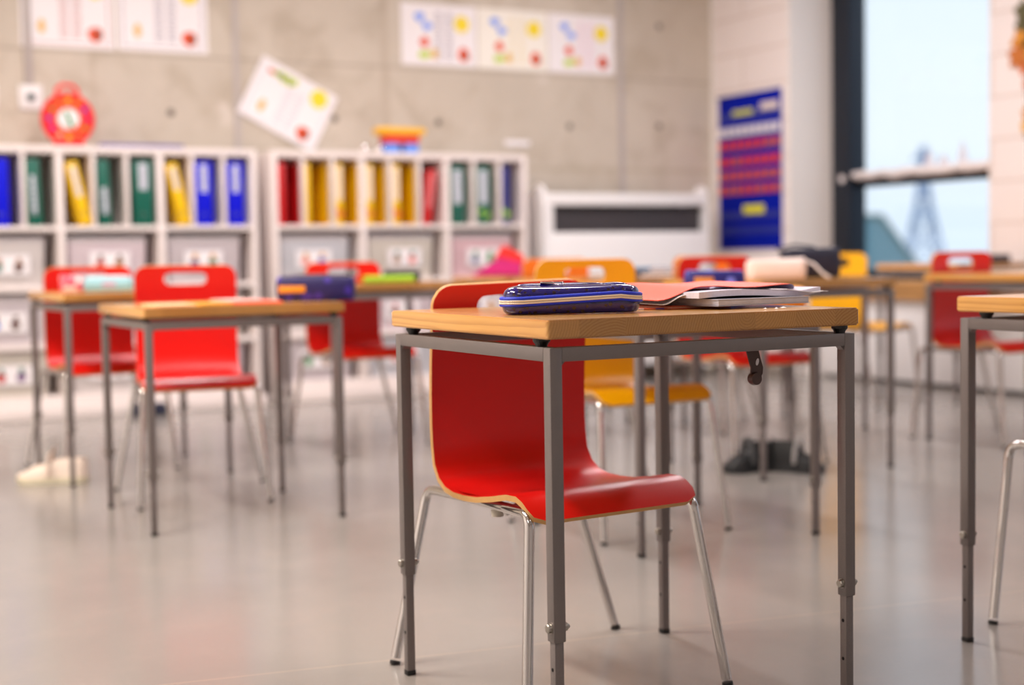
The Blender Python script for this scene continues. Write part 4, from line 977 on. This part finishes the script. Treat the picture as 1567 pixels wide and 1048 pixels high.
# ------------------------------------------------------------------ shoes
def shoe(label, x, y, rz, L, m_up, m_sole, name='sneaker', group=None, hgt=.085, strap=None, sole=.022, tong=.0):
    t = thing(name, label, 'shoe', (x, y, 0), rz, group)
    def outline(s_, grow=0):   # half width along the length, toe at -L/2
        return (.5 + .5 * math.sin(min(1, s_ / .28) * PI / 2)) * (.046 if s_ < .35 else .046 - .014 * math.sin((s_ - .35) / .4 * PI / 2 if s_ < .75 else PI / 2)) * (1 if s_ < .93 else 1 - (s_ - .93) * 5) * (math.sqrt(min(1, s_ / .06)) * .9 + .1)
    N_ = 18
    b = MB(); R_ = []
    for i in range(N_ + 1):
        s_ = i / N_; hw = outline(s_) + .004; xx = -L / 2 + L * s_; rise = .006 * max(0, 1 - s_ / .15)
        R_.append([(xx, -hw, rise), (xx, -hw - .001, sole * .6 + rise), (xx, -hw + .002, sole + rise * .5), (xx, hw - .002, sole + rise * .5), (xx, hw + .001, sole * .6 + rise), (xx, hw, rise)])
    V_ = b.grid(R_, closeu=True); b.face(V_[0]); b.face(V_[-1]); b.build('sole', m_sole, t)
    b = MB(); R_ = []
    for i in range(N_ + 1):
        s_ = i / N_; hw = outline(s_); xx = -L / 2 + L * s_ * .985 + .003
        top = sole + (.018 + .030 * sm(.02, .3, s_) + (hgt - .048) * sm(.35, .62, s_)) * (1 if s_ < .95 else .9)
        openi = sm(.45, .6, s_)   # opening in the collar
        row = []
        for k in range(13):
            a = PI * k / 12; cx_ = math.cos(a); cz_ = math.sin(a)
            zz = sole - .004 + (top - sole) * (cz_ ** .7 if cz_ > 0 else 0)
            if 4 <= k <= 8: zz -= openi * (top - sole) * .55 * (1 if .5 < s_ < .95 else 0)
            row.append((xx, cx_ * hw * (1 - .25 * cz_ * sm(.3, .7, s_)), zz))
        R_.append(row)
    V_ = b.grid(R_); b.face(V_[0]); b.face(V_[-1]); b.build('upper', m_up, t)
    if strap:
        b = MB(); pts = []
        for k in range(9):
            a = PI * k / 8; pts.append((-L * .02, math.cos(a) * .045, sole + .012 + math.sin(a) * (hgt * .72)))
        b.tube(pts, .006, 8, flat=2.4); b.build('strap', strap, t)
        b = MB(); R2 = [[(-L * .02 + .004 + .012 * u - .003 * c_ * c_, .019 * c_ * (1 - .25 * u), sole + hgt * .62 + (hgt * .28 + tong) * u) for c_ in (-1, -.5, 0, .5, 1)] for u in (0, .35, .7, 1)]; R2 += [[(p[0] + .006, p[1], p[2]) for p in rw] for rw in reversed(R2)]; b.grid(R2); b.build('tongue', strap, t)
    return t
WS = mat('white_shoe_leather', (232, 214, 200), 0.55, noise=0.06); WSO = mat('cream_sole', (206, 196, 170), 0.6)
shoe('white indoor shoe lying under the furthest left desk, toe to the left', .985, 5.46, math.radians(-24), .255, WS, WSO, hgt=.088, strap=WS, tong=.03, group='shoes on the floor')
BS = mat('black_shoe', (14, 14, 16), 0.6, noise=0.3, nscale=30); BSO = mat('black_sole', (20, 20, 24), 0.6)
s1 = shoe('black sneaker left of the desk leg, below the brown bag hook', 3.225, 4.235, math.radians(-8), .20, BS, BSO, hgt=.115, strap=mcol((60, 60, 62)), group='shoes on the floor')
s2 = shoe('black sneaker with pale laces, right of the desk leg near its twin', 3.375, 4.135, math.radians(118), .20, BS, BSO, hgt=.115, strap=mcol((190, 184, 180)), group='shoes on the floor')
NS = mat('navy_slipper', (16, 20, 48), 0.7)
shoe('left navy slipper on the floor in front of the left bookcase', 1.83, 7.58, math.radians(92), .13, NS, NS, name='slipper', hgt=.06, group='shoes on the floor')
shoe('right navy slipper on the floor in front of the left bookcase', 1.93, 7.59, math.radians(88), .11, NS, NS, name='slipper', hgt=.05, group='shoes on the floor')
